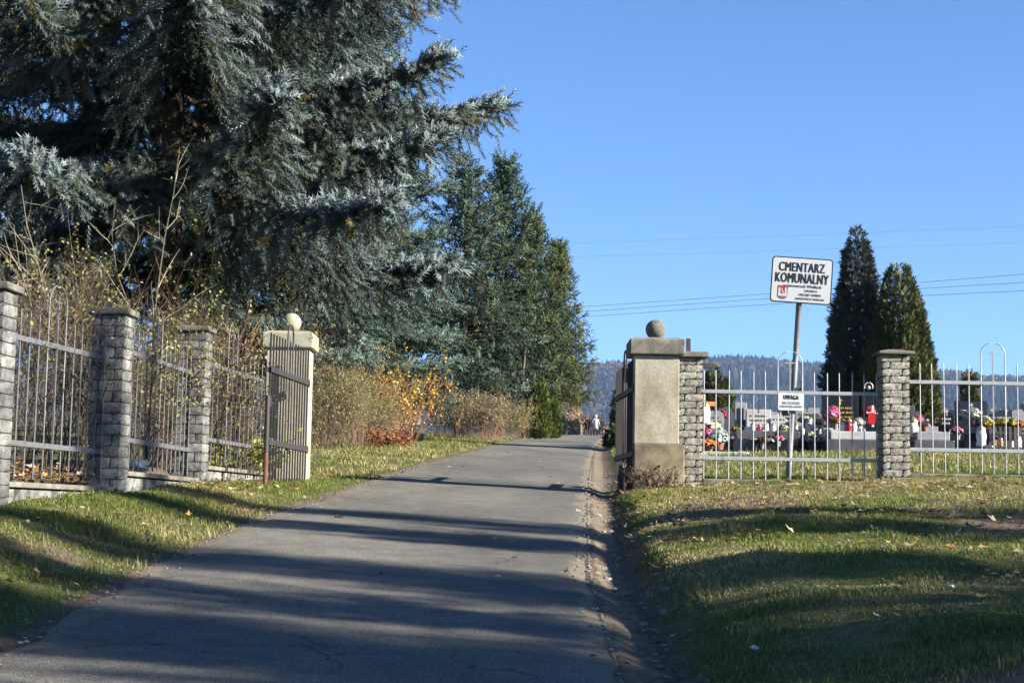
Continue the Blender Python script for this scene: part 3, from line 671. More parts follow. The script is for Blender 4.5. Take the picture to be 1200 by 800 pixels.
def brick_pillar(name, label, x, y, zb, zt, w, d, rz, seed, course, matk, capmat, cap_over=.06, cap_h=.07, hipped=.0, rough=.014, group=None):
    rng = np.random.default_rng(seed); t = thing(name, label, 'pillar', (x, y, zb), rz, group)
    H = zt - zb - cap_h - hipped; n = max(1, round(H/course)); ch = H/n
    core = MB(); box(core, (0,0,H/2-.1), (w-.035, d-.035, H+.2-.006)); core.build('mortar_core', M['mortar'], t)
    mb = MB()
    for k in range(n):
        cz = ch*(k+.5); j = .004; hh = ch-.009; tone = lambda: np.ones(3)*rng.uniform(.72,1.22)
        # staggered joint in alternate courses
        cut = (.27 if k % 2 else .73) if w < .5 else .5
        for a0, a1 in ((0, cut), (cut, 1)):
            cw = (a1-a0)*w - .010
            splitblock(mb, ((a0+a1)/2*w - w/2 + rng.normal(0,.002), rng.normal(0,.003), cz), (cw, d, hh), rng, rough, tone(), 0, max(2, int(cw/.028)), 4)
    mb.build('shaft', M[matk], t)
    cp = MB(); bbox(cp, (0,0,H+cap_h/2+.002), (w+2*cap_over, d+2*cap_over, cap_h), .012)
    if hipped: box(cp, (0,0,H+cap_h+hipped/2), (w+2*cap_over-.02, d+2*cap_over-.02, hipped), taper=.35)
    cp.build('cap', M[capmat], t); return t
FA = math.atan2(-.21, 2.91)   # the left fence runs a little towards the road
def zpx(px, py, Y): return at(px, py, Y).z
P1 = (X(8, 13.05, 450)-.14, 13.02); P2 = (-3.70, 15.34); P3 = (-3.49, 18.25)
p1 = brick_pillar('brick_pillar', 'sunlit brick pillar cut off by the left edge of the photo', P1[0], P1[1], gz(P1[0]+.4, P1[1])-.15, zpx(8,331,12.9), .32, .29, FA, 1, .10, 'stone_grey', 'capstone', .035, .06, rough=.006, group='brick pillars of the cemetery fence')
p2 = brick_pillar('brick_pillar', 'dark shaded brick pillar, second along the left fence', P2[0], P2[1], gz(P2[0]+.4, P2[1])-.15, zpx(130,361,15.2), .31, .28, FA, 2, .10, 'stone_grey', 'capstone', .04, .06, rough=.006, group='brick pillars of the cemetery fence')
p3 = brick_pillar('brick_pillar', 'left fence pillar with one bright sunlit side, nearest the gate', P3[0], P3[1], gz(P3[0]+.4, P3[1])-.15, zpx(228,382,18.1), .32, .28, FA, 3, .10, 'stone_grey', 'capstone', .035, .055, rough=.006, group='brick pillars of the cemetery fence')
YF = 21.0
def mid(px0, px1, Y, py): return X((px0+px1)/2, Y, py)
pA = brick_pillar('brick_pillar', 'pale split stone pillar attached to the right gatepost', X(809,YF+.05,480), YF+.20, gz(1.95,YF)-.12, zpx(812,412,YF), .315, .34, 0, 4, .092, 'stone', 'capstone', .065, .07, rough=.008, group='brick pillars of the cemetery fence')
pB = brick_pillar('brick_pillar', 'free standing split stone pillar in the middle of the right fence', X(1049,YF,490), YF+.10, gz(X(1049,YF),YF)-.12, zpx(1048,409,YF), .345, .34, 0, 5, .092, 'stone', 'capstone', .055, .04, .035, rough=.009, group='brick pillars of the cemetery fence')
pC = brick_pillar('brick_pillar', 'split stone pillar outside the right edge of the photo', X(1290,YF,490), YF+.10, gz(X(1290,YF),YF)-.12, zpx(1290,398,YF), .345, .34, 0, 6, .092, 'stone', 'capstone', .055, .04, .035, rough=.009, group='brick pillars of the cemetery fence')

# low walls under the left fence with a coping, stepping up at each pillar
def low_wall(label, a, b, ztop, seed):
    (xa, ya), (xb, yb) = a, b; L = math.hypot(xb-xa, yb-ya); ang = math.atan2(yb-ya, xb-xa); cx, cy = (xa+xb)/2, (ya+yb)/2
    zb = min(gz(xa+.35, ya), gz(xb+.35, yb)) - .25; rng = np.random.default_rng(seed)
    t = thing('low_wall', label, 'wall', (cx, cy, zb), ang, 'low block walls under the left fence')
    H = ztop - zb - .05; n = max(2, round(H/.16)); ch = H/n; mb = MB(); core = MB(); box(core, (0,0,H/2), (L-.02, .19, H-.01)); core.build('mortar_core', M['mortar'], t)
    for k in range(n):
        m = max(3, round(L/.32)); off = .5*(k % 2); e = np.clip((np.arange(m+2)-off)/m, 0, 1)
        for u0, u1 in zip(e[:-1], e[1:]):
            if u1-u0 > .02: splitblock(mb, ((u0+u1)/2*L-L/2, 0, ch*(k+.5)), ((u1-u0)*L-.011, .205, ch-.011), rng, .006, np.ones(3)*rng.uniform(.8,1.2), 0, 3, 2)
    mb.build('wall_blocks', M['stone_grey'], t)
    c = MB(); bbox(c, (0,0,H+.027), (L-.004, .29, .045), .008); c.build('coping', M['capstone'], t)
def along(p, q, d0, d1):
    L = math.hypot(q[0]-p[0], q[1]-p[1]); f = lambda d: (p[0]+(q[0]-p[0])*d/L, p[1]+(q[1]-p[1])*d/L); return f(d0), f(L-d1)
GPL = (X(336, 21.1, 480), 21.28)
FEND = (GPL[0]-.30, 21.0)
w0 = along((P1[0]-.3, P1[1]-3.2), P1, 0, .16); w1 = along(P1, P2, .16, .16); w2 = along(P2, P3, .16, .16); w3 = along(P3, FEND, .16, .02)
zc1 = zpx(60, 567, 14.2); zc2 = zpx(190, 556, 16.8); zc3 = zpx(270, 549, 19.6)
low_wall('low block wall with coping under the first hooped fence panel', *w1, zc1, 41)
low_wall('low block wall with coping under the middle left fence panel', *w2, zc2, 42)
low_wall('short low block wall running up to the pale gatepost', *w3, zc3, 43)
low_wall('low block wall outside the left edge of the photo', *w0, zc1-.22, 44)

# ================================================================== STEEL FENCE PANELS
def fence_panel(label, a, b, zt, zl, ztop, zbot, nbars, hoop, hoop_h, matk, cross=True, group='hooped steel fence panels'):
    """two flat rails, square bars, a hoop over the middle with a cross standing in it"""
    (xa, ya), (xb, yb) = a, b; L = math.hypot(xb-xa, yb-ya); ang = math.atan2(yb-ya, xb-xa)
    t = thing('metal_fence', label, 'fence', ((xa+xb)/2, (ya+yb)/2, zbot), ang, group)
    for z in (zt, zl):
        r = MB(); bbox(r, (0, -.014, z-zbot), (L, .012, .045), .003); r.build('rail', M[matk], t)
    xs = np.linspace(-L/2+.02, L/2-.02, nbars); mid_ = nbars//2
    rng = np.random.default_rng(int(abs(xa)*100))
    for k, x in enumerate(xs):
        mb = MB(); top = ztop - zbot + rng.normal(0,.006)
        if k in (mid_-1, mid_+1):
            if k == mid_-1:
                w = (xs[mid_+1]-xs[mid_-1])/2; th = np.linspace(math.pi, 0, 13); zc = hoop_h - zbot - w
                pts = [[xs[mid_-1],0,0]] + [[xs[mid_]+math.cos(q)*w, 0, zc+math.sin(q)*w] for q in th] + [[xs[mid_+1],0,0]]
                tube(mb, pts, .0078, 8); mb.build('hoop', M[matk], t, smooth=True)
            continue
        if k == mid_ and cross:
            tc = hoop_h - zbot - .10; box(mb, (x,0,tc/2), (.016,.016,tc)); box(mb, (x,0,tc-.045), (.13,.010,.014)); mb.build('cross_bar', M[matk], t); continue
        lean = rng.normal(0,.006)
        tube(mb, [[x,0,0],[x+lean,0,top*.97],[x+lean,0,top]], [.0074,.0074,.0045], 8); mb.build('bar', M[matk], t)
    return t
e1 = along(P1, P2, .15, .13); e2 = along(P2, P3, .13, .13); e3 = along(P3, FEND, .13, .02)
fence_panel('grey fence panel with a tall hoop between the two darkest pillars', *e1, zpx(70,406.5,14.2), zpx(64,523.5,14.2), zpx(70,374,14.2), zc1+.03, 13, None, zpx(64,335,14.2), 'galv_old_shaded')
fence_panel('grey fence panel tangled with twigs between the dark and the sunlit pillar', *e2, zpx(190,423.5,16.8), zpx(185,520.5,16.8), zpx(190,395,16.8), zc2+.03, 17, None, zpx(185,362,16.8), 'galv_old_shaded')
fence_panel('overgrown short fence panel running up to the pale gatepost', *e3, zpx(272,433,19.4), zpx(272,518,19.4), zpx(272,410,19.4), zc3+.03, 15, None, zpx(272,375,19.4), 'galv_old_shaded')
ra = (X(824,YF,500), YF+.1); rb = (X(1031,YF,500), YF+.1); rc_ = (X(1065,YF,490), YF+.1); rd = (X(1269,YF,490), YF+.1)
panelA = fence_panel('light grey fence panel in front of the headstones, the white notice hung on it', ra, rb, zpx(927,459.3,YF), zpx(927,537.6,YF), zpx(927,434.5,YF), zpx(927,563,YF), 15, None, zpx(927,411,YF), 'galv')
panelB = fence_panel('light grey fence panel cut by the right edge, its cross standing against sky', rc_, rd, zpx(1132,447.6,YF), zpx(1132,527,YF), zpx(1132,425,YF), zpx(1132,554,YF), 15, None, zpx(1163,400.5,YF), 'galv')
for lab, a, b, z in (('thin concrete kerb under the fence panel carrying the notice', ra, rb, zpx(927,562,YF)), ('thin concrete kerb under the rightmost fence panel', rc_, rd, zpx(1132,555,YF))):
    t = MB(); bbox(t, ((a[0]+b[0])/2, a[1]+.0, z-.10), (b[0]-a[0]-.01, .09, .20), .012)
    tag(t.build('fence_kerb', M['capstone']), lab, 'kerb', 'concrete kerbs under the right fence')

# ================================================================== GATE
def gate_post(label, x, y, zb, sw, capw, h_cap, h_pl, pl_w, capmat, shaftmat, ballmat):
    """square rendered post: plinth, shaft, overhanging cap and a stone ball"""
    t = thing('gate_post', label, 'gate post', (x, y, zb), 0, 'concrete gate posts')
    d = .56
    if pl_w:
        p = MB(); bbox(p, ((pl_w-sw)/2*.98, 0, h_pl/2-.2), (pl_w, d+.05, h_pl+.4), .015); p.build('plinth', M['plinth'], t)
    s = MB(); z0 = h_pl if pl_w else -.3
    bbox(s, (0,0,(z0+h_cap)/2), (sw, d, h_cap-z0), .012); s.build('shaft', M[shaftmat], t)
    c = MB(); bbox(c, (0,0,h_cap+.105), (capw, capw*.98, .20), .018); box(c, (0,0,h_cap+.205+.01), (capw-.05, capw-.07, .025), taper=.86); c.build('cap', M[capmat], t)
    b = MB(); lathe(b, [[.05,0],[.06,.02],[.045,.03]], (0,0,h_cap+.226), 14); ball(b, (0,0,h_cap+.226+.13), .128, 22, 14); b.build('stone_ball', M[ballmat], t, smooth=True)
    return t
zbr = zpx(770,577,YF); zbl = zpx(340,567,YF)
postR = gate_post('stained right gatepost with a dark cap and stone ball', X(769.5,YF,480), YF+.28, zbr, .57, .70, zpx(770,416,YF)-zbr, zpx(770,520,YF)-zbr, .64, 'capstone', 'concrete', 'capstone')
postL = gate_post('pale left gatepost with a cream cap and ball behind the open leaf', GPL[0], GPL[1], zbl, .53, .65, zpx(336,408,YF)-zbl, 0, 0, 'capstone_pale', 'concrete', 'capstone_pale')
def gate_leaf(label, H_, F_, zr1, zr2, ztop, zbot, rise, bolt):
    """steel leaf of dark flat bars on two rails, a narrow hoop reaching above the middle"""
    (xh, yh), (xf, yf) = H_, F_; L = math.hypot(xf-xh, yf-yh); ang = math.atan2(yf-yh, xf-xh)
    t = thing('gate_leaf', label, 'gate', (xh, yh, zbot), ang, 'open steel gate leaves'); n = 15; xs = np.linspace(.03, L-.03, n)
    for z in (zr1, zr2):
        r = MB(); bbox(r, (L/2, 0.022, z-zbot), (L, .012, .065), .004); bbox(r, (L/2, -.022, z-zbot), (L, .012, .065), .004); r.build('rail', M['darksteel'], t)
    for k, x in enumerate(xs):
        top = ztop - zbot + rise*math.sin(math.pi*k/(n-1))*.25
        if k in (6, 8):
            if k == 6:
                w = (xs[8]-xs[6])/2; th = np.linspace(math.pi, 0, 11); zc = top+.20-w
                mb = MB(); tube(mb, [[xs[6],0,.42]]+[[xs[7]+math.cos(q)*w,0,zc+math.sin(q)*w] for q in th]+[[xs[8],0,.42]], .011, 8); mb.build('hoop', M['darksteel'], t, smooth=True)
            mb = MB(); box(mb, (x,0,.36/2), (.017,.017,.36)); mb.build('bar', M['darksteel'], t)
            continue
        mb = MB(); w_ = .03 if k in (0, n-1) else .017
        box(mb, (x,0,top/2), (w_,.017,top)); mb.build('bar', M['darksteel'], t)
    if bolt:
        mb = MB(); tube(mb, [[L+.03,0,-.17],[L+.03,0,.30]], .026, 10); mb.build('drop_bolt', M['rust'], t)
        mb = MB(); tube(mb, [[L+.03,0,.30],[L+.03,0,.95]], .026, 10); bbox(mb, (L-.01,0,.88), (.09,.05,.12), .006); mb.build('latch', M['darksteel'], t)
    for z in (zr1, zr2):
        mb = MB(); tube(mb, [[-.01,0,z-zbot-.05],[-.01,0,z-zbot+.05]], .02, 8); mb.build('hinge', M['darksteel'], t)
    return t
HL = (X(359,20.75,480), 20.85); FL = (X(313.5,18.85,480), 18.9)
zr1, zr2 = zpx(359,449,20.85), zpx(359,526.5,20.85)
gate_leaf('left gate leaf of dark bars, swung out in front of the pale post', HL, FL, zr1, zr2, zpx(359,410,20.85), zpx(358,566,20.85), .0, True)
HR = (X(744,21.0,480), 21.05); FR = (X(722,23.0,480), 23.0)
gate_leaf('right gate leaf seen edge on, swung in along the road', HR, FR, zpx(744,455,21.05), zpx(744,531,21.05), zpx(744,420,21.05), zpx(744,578,21.05), .0, False)

# ================================================================== SIGNS
def text_arrays(s, size, xs=1.0, bold=0.0):
    cu = bpy.data.curves.new('lettering', 'FONT'); cu.body = s; cu.size = size; cu.space_character = 1.0 + 2.2*bold; cu.align_x = 'CENTER'; cu.align_y = 'CENTER'; cu.extrude = .0015; cu.resolution_u = 3
    o = bpy.data.objects.new('lettering', cu); COL.objects.link(o); bpy.context.view_layer.update()
    me = o.to_mesh(); me.calc_loop_triangles()
    v = np.array([q.co for q in me.vertices]) if len(me.vertices) else np.zeros((0,3)); f = np.array([q.vertices[:] for q in me.loop_triangles])
    o.to_mesh_clear(); bpy.data.objects.remove(o); bpy.data.curves.remove(cu)
    v[:,0] *= xs; return v, f
def put_text(mb, s, width, cap_h, cx, cz, y, bold=.0):
    v, f = text_arrays(s, 1.0, 1.0, bold)
    w = v[:,0].max()-v[:,0].min(); h = v[:,1].max()-v[:,1].min()
    vv = np.stack([(v[:,0]-(v[:,0].max()+v[:,0].min())/2)/w*width + cx, y - v[:,2], (v[:,1]-(v[:,1].max()+v[:,1].min())/2)/h*cap_h + cz], 1)
    for k in ((-1,0,1) if bold else (0,)):
        mb.add(vv + np.array([k*bold*cap_h, -.0002*k, 0]), f)
def rounded_plate(mb, w, h, r, y0, y1, cx=0, cz=0):
    pts = []
    for (sx, sz, a0) in ((1,1,0), (-1,1,90), (-1,-1,180), (1,-1,270)):
        for k in range(6):
            a = rad(a0+k*18); pts.append((cx+sx*(w/2-r)+math.cos(a)*r, cz+sz*(h/2-r)+math.sin(a)*r))
    n = len(pts); v = np.array([(x,y0,z) for x,z in pts]+[(x,y1,z) for x,z in pts])
    mb.add(v, np.array([list(range(n))])); mb.f.append(np.array([list(range(2*n-1,n-1,-1))]) + mb.n - 2*n)
    mb.f.append(np.array([[k,(k+1)%n,n+(k+1)%n,n+k] for k in range(n)]) + mb.n - 2*n)
YS = 21.32
bot = at(923.5, 561, YS); topc = at(936, 358, YS); ctr = at(938.5, 329.3, YS)
sg = thing('cemetery_sign', 'white cemetery name board on a tall leaning grey pole', 'sign', (bot.x, bot.y, gz(bot.x, bot.y)))
lean = math.atan2(topc.x-bot.x, topc.z-bot.z)
base = Vector((bot.x, bot.y, gz(bot.x, bot.y)))
pm = MB(); dv = np.array([math.sin(lean), 0, math.cos(lean)]); Ltot = (ctr.z-base.z)+.30
pts = np.array([dv*q for q in (-.3, .5, 1.5, Ltot)]); tube(pm, pts, .036, 14); lathe(pm, [[.036,0],[.03,.012],[.001,.016]], dv*Ltot, 14); pm.build('pole', M['pole'], sg, smooth=True)
S = YS/F_PX      # metres per photo pixel at the board
pl = thing('board', None, None); pl.parent = sg; del_keys = [k for k in ('label','category') if k in pl]
pl.location = (ctr-base); pl.rotation_euler = (0, rad(3.6)+ROLL*.0, rad(-4)); pl.location.y = -.052
W, H = 71.5*S, 54.5*S
def child_mesh(mb, name, m, parent, **k): return mb.build(name, M[m], parent, **k)
bm_ = MB(); rounded_plate(bm_, W, H, .045, 0, .018); frame_o = bm_
bo = frame_o.build('board_edge', M['signblack'], sg)
wm = MB(); rounded_plate(wm, W-.030, H-.030, .034, -.003, .004); 
lines = [('CMENTARZ', .745*W, 10.8*S, -.005*W, .285*H, .042), ('KOMUNALNY', .865*W, 11.4*S, .005*W, .045*H, .042), ('w Janowicach Wielkich', .62*W, 4.4*S, .02*W, -.135*H, .0),
         ('ZARZĄDCA', .21*W, 3.0*S, .16*W, -.225*H, .0), ('URZĄD GMINY', .37*W, 3.6*S, .155*W, -.315*H, .0), ('JANOWICE WIELKIE', .47*W, 3.1*S, .15*W, -.405*H, .0)]
texts = []
for s_, w_, h_, x_, z_, b_ in lines:
    tb = MB(); put_text(tb, s_, w_, h_, x_, z_, -.0045, b_); texts.append((tb, 'lettering', 'signblack'))
cr_r = MB(); cx, cz, cw, chh = -.30*W, -.285*H, .155*W, .285*H
def shield(w, h, zshift=0, y=-.0045, lower=None):
    p = [(-w/2,h/2),(w/2,h/2),(w/2,-h*.18)]+[(w/2*math.cos(q), -h*.18-h*.32*math.sin(q)) for q in np.linspace(.3,math.pi-.3,7)]+[(-w/2,-h*.18)]
    return [(cx+a, y, cz+b+zshift) for a, b in p]
v = shield(cw+.008, chh+.008, 0, -.0042); black_sh = MB().add(np.array(v), np.array([list(range(len(v)))]))
v = shield(cw, chh, 0, -.0058); cr_r.add(np.array(v), np.array([list(range(len(v)))]))
cr_w = MB()
for q in (-.34, .34):
    box(cr_w, (cx+q*cw, -.0072, cz-.01*chh), (cw*.20, .001, chh*.62)); 
    for j in (-1,0,1): box(cr_w, (cx+q*cw+j*cw*.075, -.0072, cz+chh*.335), (cw*.045,.001,chh*.07))
box(cr_w, (cx, -.00725, cz-.20*chh), (cw*.95, .001, chh*.16)); 
cr_w.add(np.array([(cx-.16*cw,-.0074,cz+.26*chh),(cx-.08*cw,-.0074,cz+.28*chh),(cx+.17*cw,-.0074,cz-.08*chh),(cx+.09*cw,-.0074,cz-.12*chh)]), [[0,1,2,3]])
cr_g = MB(); box(cr_g, (cx, -.0074, cz-.33*chh), (cw*.72, .001, chh*.12)); box(cr_g, (cx, -.0074, cz-.42*chh), (cw*.4, .001, chh*.07))
Mx = pl.matrix_basis.copy()
COL.objects.unlink(pl); bpy.data.objects.remove(pl)
for mb, nm, mk in ((wm,'board_face','signwhite'), *texts, (black_sh,'crest_outline','signblack'), (cr_r,'crest_field','signred'), (cr_w,'crest_towers','signwhite'), (cr_g,'crest_base','signgrey')):
    o = mb.build(nm, M[mk], bo)
bo.matrix_basis = Mx
# clamp behind the board
cl = MB(); box(cl, (ctr.x-base.x, -.014, ctr.z-base.z+.16), (.16,.03,.03)); box(cl, (ctr.x-base.x-.02, -.014, ctr.z-base.z-.16), (.16,.03,.03)); cl.build('clamp', M['pole'], sg)
# the notice on the fence
nc_ = at(927, 470.5, YF+.06); S2 = YF/F_PX
ns = thing('notice_plate', 'small white notice with a bold heading wired to the fence rail', 'notice', nc_)
a = MB(); rounded_plate(a, 30.5*S2, 20.5*S2, .02, 0, .005); plate = a.build('plate', M['signwhite'], ns); 
for s_, w_, h_, z_, bb in (('UWAGA', 17.5*S2, 5.2*S2, 5.2*S2, .06), ('NA ZŁODZIEI', 20*S2, 3.0*S2, -1.6*S2, 0), ('OKRADAJĄ GROBY', 26.5*S2, 3.0*S2, -6.0*S2, 0)):
    tb = MB(); put_text(tb, s_, w_, h_, 0, z_, -.0015, bb); tb.build('lettering', M['signblack' if bb else 'signgrey'], ns)
ns.rotation_euler = (0, rad(.8), 0)

# ================================================================== CEMETERY
def cem(px, Y, py=520): x = X(px, Y, py); return x, Y, gz(x, Y)
def W_(px, Y): return px*Y/F_PX
GR = 'graves behind the right fence'
def inscription(t, w, z, y, mk, rows, cross=True):
    """worn engraved lines, too far away to read"""
    mb = MB(); rng = np.random.default_rng(int(w*1000)+rows)
    for k in range(rows):
        x = -w*.36 + rng.uniform(0,.06)*w; zz = z - k*.105
        while x < w*.34:
            l = rng.uniform(.012,.03); box(mb, (x, y, zz), (l, .004, .045 if k < 2 else .028)); x += l + .012 + (.03 if rng.random() < .15 else 0)
    if cross: box(mb, (0, y, z+.15), (.022,.004,.15)); box(mb, (0, y-.0005, z+.18), (.09,.004,.022))
    mb.build('inscription', M[mk], t)
def grave(label, px, Y, w, h, stone, slab, slab_l=1.7, shape='flat', slab_h=.30, rows=3, text='gold', thick=.10, slab_w=None, rz=0, group=GR):
    x, y, z = cem(px, Y); t = thing('grave', label, 'grave', (x, y, z), rz, group); sw = slab_w or w+.25
    k = MB(); bbox(k, (0, -slab_l/2+.15, slab_h*.25-.05), (sw+.16, slab_l+.16, slab_h*.5+.1), .015); k.build('kerb', M['black' if slab == 'granite_dark' else 'granite_dark'], t)
    s = MB(); bbox(s, (0, -slab_l/2+.15, slab_h*.5+slab_h*.25+.002), (sw, slab_l, slab_h*.5), .02); s.build('slab', M[slab], t)
    b = MB(); bbox(b, (0, .05, slab_h+.082), (w+.12, thick+.14, .16), .012); b.build('stone_base', M[slab], t)
    hs = MB(); z0 = slab_h+.164
    if shape == 'flat': bbox(hs, (0,.05,z0+h/2), (w, thick, h), .015)
    elif shape == 'slant':
        v = [(-w/2,0,0),(w/2,0,0),(w/2,0,h*.62),(w*.1,0,h),(-w/2,0,h*.92)]
        V = np.array([(a, .05-thick/2, z0+c) for a,_,c in v]+[(a,.05+thick/2,z0+c) for a,_,c in v]); n = 5
        hs.add(V, np.array([list(range(n))])); hs.f.append(np.array([[2*n-1-q for q in range(n)]])+hs.n-2*n); hs.f.append(np.array([[q,q+n,(q+1)%n+n,(q+1)%n] for q in range(n)])+hs.n-2*n)
    elif shape == 'arch':
        th = np.linspace(0, math.pi, 11); v = [(-w/2,0),(w/2,0)]+[(w/2*math.cos(q), h-w*.35+w*.35*math.sin(q)) for q in th]
        n = len(v); V = np.array([(a,.05-thick/2,z0+c) for a,c in v]+[(a,.05+thick/2,z0+c) for a,c in v])
        hs.add(V, np.array([list(range(n))])); hs.f.append(np.array([[2*n-1-q for q in range(n)]])+hs.n-2*n); hs.f.append(np.array([[q,q+n,(q+1)%n+n,(q+1)%n] for q in range(n)])+hs.n-2*n)
    hs.build('headstone', M[stone], t)
    if rows: inscription(t, w, z0+h*.62, .05-thick/2-.002, text, rows)
    return t
# front row, left to right
g1 = grave('twin grey headstone with engraved lines and a dark slab full of white lamps', 889, 40, .60, .43, 'granite_light', 'granite_dark', 1.6, 'flat', .42, 3, 'granite_dark', slab_w=1.5)
g2 = grave('narrow tall grey headstone with a dark niche beside the twin stone', 868, 40.3, .30, .62, 'granite', 'granite', 1.3, 'flat', .40, 0)
nb = MB(); box(nb, (0,-.005,.85), (.14,.02,.40)); nb.build('niche', M['black'], g2)
g3 = grave('lower slanting grey headstone right of the twin stone', 913, 40.4, .42, .34, 'granite_light', 'granite_dark', 1.4, 'slant', .40, 1, 'granite_dark')
g4 = grave('tall black headstone with gold lettering and a pale granite tomb', 985, 39.5, .86, .78, 'black', 'granite_light', 1.9, 'flat', .38, 3, 'gold', thick=.12, slab_w=1.15)
g5 = grave('black pillar headstone with a ringed portrait beside the right fence pillar', 1018, 39.8, .28, .92, 'black', 'granite_dark', 1.2, 'flat', .30, 0)
rg = MB(); tube(rg, [[math.cos(q)*.10, -.02, 1.52+math.sin(q)*.10] for q in np.linspace(-.5, math.pi+.5, 14)], .014, 6); ball(rg, (0,-.02,1.50), .05, 10, 6); rg.build('portrait_ring', M['granite_light'], g5)
g6 = grave('low grey tomb with a thick pale lid just right of the brick pillar', 1083, 38.5, .50, .02, 'granite', 'granite', 1.0, 'flat', .40, 0)
g7 = grave('red brown headstone with a golden cross', 1099, 45, .52, .62, 'redgranite', 'redgranite', 1.6, 'flat', .36, 2, 'gold')
cb = MB(); box(cb, (-.14,-.008,.90), (.035,.02,.42)); box(cb, (-.14,-.0085,.98), (.18,.02,.035)); cb.build('gold_cross', M['gold'], g7)
g8 = grave('broad black family tomb behind the white chrysanthemums', 1139, 41, .80, .72, 'black', 'black', 1.9, 'flat', .36, 2, 'granite_light', slab_w=1.2)
g9 = grave('dark arched headstone at the right edge behind yellow flowers', 1180, 42, 1.1, .58, 'black', 'granite_dark', 1.8, 'arch', .34, 2, 'granite_light', slab_w=1.4)
g10 = grave('rough grey headstone behind the leaning sign pole', 946, 42, .62, .46, 'granite', 'granite_dark', 1.6, 'flat', .42, 2, 'granite_dark')
g11 = grave('dark grey slanting headstone by the right gatepost flowers', 852, 44, .46, .62, 'granite_dark', 'granite_dark', 1.5, 'slant', .34, 0)
grave('plain black headstone left of the broad family tomb', 1124, 43.5, .50, .55, 'black', 'granite_dark', 1.5, 'flat', .34, 2, 'granite_light')
grave('low dark slanting stone between the sign pole and the rough grey one', 930, 43.5, .46, .40, 'granite_dark', 'granite_dark', 1.5, 'slant', .40, 0)
grave('dark headstone half behind the brick pillar of the right fence', 1060, 43, .55, .62, 'granite_dark', 'granite_dark', 1.5, 'flat', .36, 0)
for px, Y, w, h, st, sl, shp, lab in ((838,41.5,.44,.50,'granite','granite_dark','arch','small arched grey stone just right of the gatepost pillar'), (924,41.6,.30,.52,'black','granite_dark','flat','slim black headstone right beside the leaning sign pole'),
        (957,41.0,.34,.40,'granite_dark','granite','slant','low dark slant stone just left of the gold lettered headstone'), (1037,44.5,.5,.6,'granite','granite_dark','arch','arched grey stone behind the left edge of the brick pillar'),
        (1076,41.2,.36,.46,'granite_dark','granite_dark','slant','dark slant stone behind the magenta flowers'), (1110,40.6,.34,.42,'black','granite','arch','small black arched stone between the red brown one and the family tomb'),
        (1163,43.6,.46,.60,'granite_dark','granite_dark','flat','dark grey upright stone right of the family tomb'), (1196,40.8,.40,.52,'granite','granite_dark','slant','grey slant stone at the right edge beside the picket rail')):
    grave(lab, px, Y, w, h, st, sl, 1.3, shp, .36, 2 if shp != 'slant' else 0, 'granite_light' if st in ('black','granite_dark') else 'granite_dark')
# rows further back
back = [(905,50,.55,.55,'granite','pale headstone peeping over the slanting stone'), (930,54,.7,.5,'granite_light','light headstone in the far row behind the notice'), (1153,54,.34,.95,'black','tall dark headstone with a side arm in the far row'),
        (1117,57,.5,.5,'redgranite','small brown headstone in the far row'), (1172,50,.8,.62,'granite_dark','dark wide headstone in the second row near the right edge'), (1196,52,.9,.7,'granite','grey headstone at the far right end of the second row'),
        (880,58,.5,.6,'granite_dark','dark headstone far behind the twin grey stone'), (960,56,.6,.5,'granite','grey headstone far behind the black one'), (835,56,.5,.55,'granite_dark','dark headstone far behind the orange cross'), (1215,45,.8,.8,'black','black headstone just outside the right edge')]
for px, Y, w, h, st, lab in back: grave(lab, px, Y, w, h, st, st, 1.6, 'flat', .34, 2, 'granite_light')
sa = MB(); box(sa, (.30,.05,.98), (.42,.06,.06)); sa.build('side_arm', M['black'], [o for o in COL.objects if o.get('label','').startswith('tall dark headstone with a side arm')][0])
# graves half seen behind the yellow bush on the left
grave('white headstone glimpsed behind the yellow bush', 484, 50, .4, .28, 'granite', 'granite_dark', 1.5, 'flat', .34, 0, group='graves on the left of the road')
grave('grey tomb with a pale lid behind the yellow bush', 474, 52, .6, .35, 'granite', 'granite_light', 1.6, 'flat', .40, 0, group='graves on the left of the road')
# timber crosses
x, y, z = cem(806, 33); t = thing('wooden_cross', 'tall dark cross standing behind the right gatepost', 'cross', (x, y, z))
hh = zpx(806,396.5,33)-z; ca = zpx(806,428,33)-z
mb = MB(); bbox(mb, (0,0,hh/2-.1), (.085,.085,hh+.2), .006); mb.build('upright', M['wooddark'], t); mb = MB(); bbox(mb, (0,-.004,ca), (W_(64,33),.09,.10), .006); mb.build('crossbeam', M['wooddark'], t)
x, y, z = cem(824, 39); t = thing('wooden_cross', 'orange varnished grave cross beside the right gatepost', 'cross', (x, y, z)); hh = zpx(824,462,39)-z; ca = zpx(824,473,39)-z
mb = MB(); bbox(mb, (0,0,hh/2-.1), (.10,.05,hh+.2), .005); mb.build('upright', M['woodorange'], t); mb = MB(); bbox(mb, (0,-.004,ca), (.56,.055,.11), .005); mb.build('crossbeam', M['woodorange'], t)
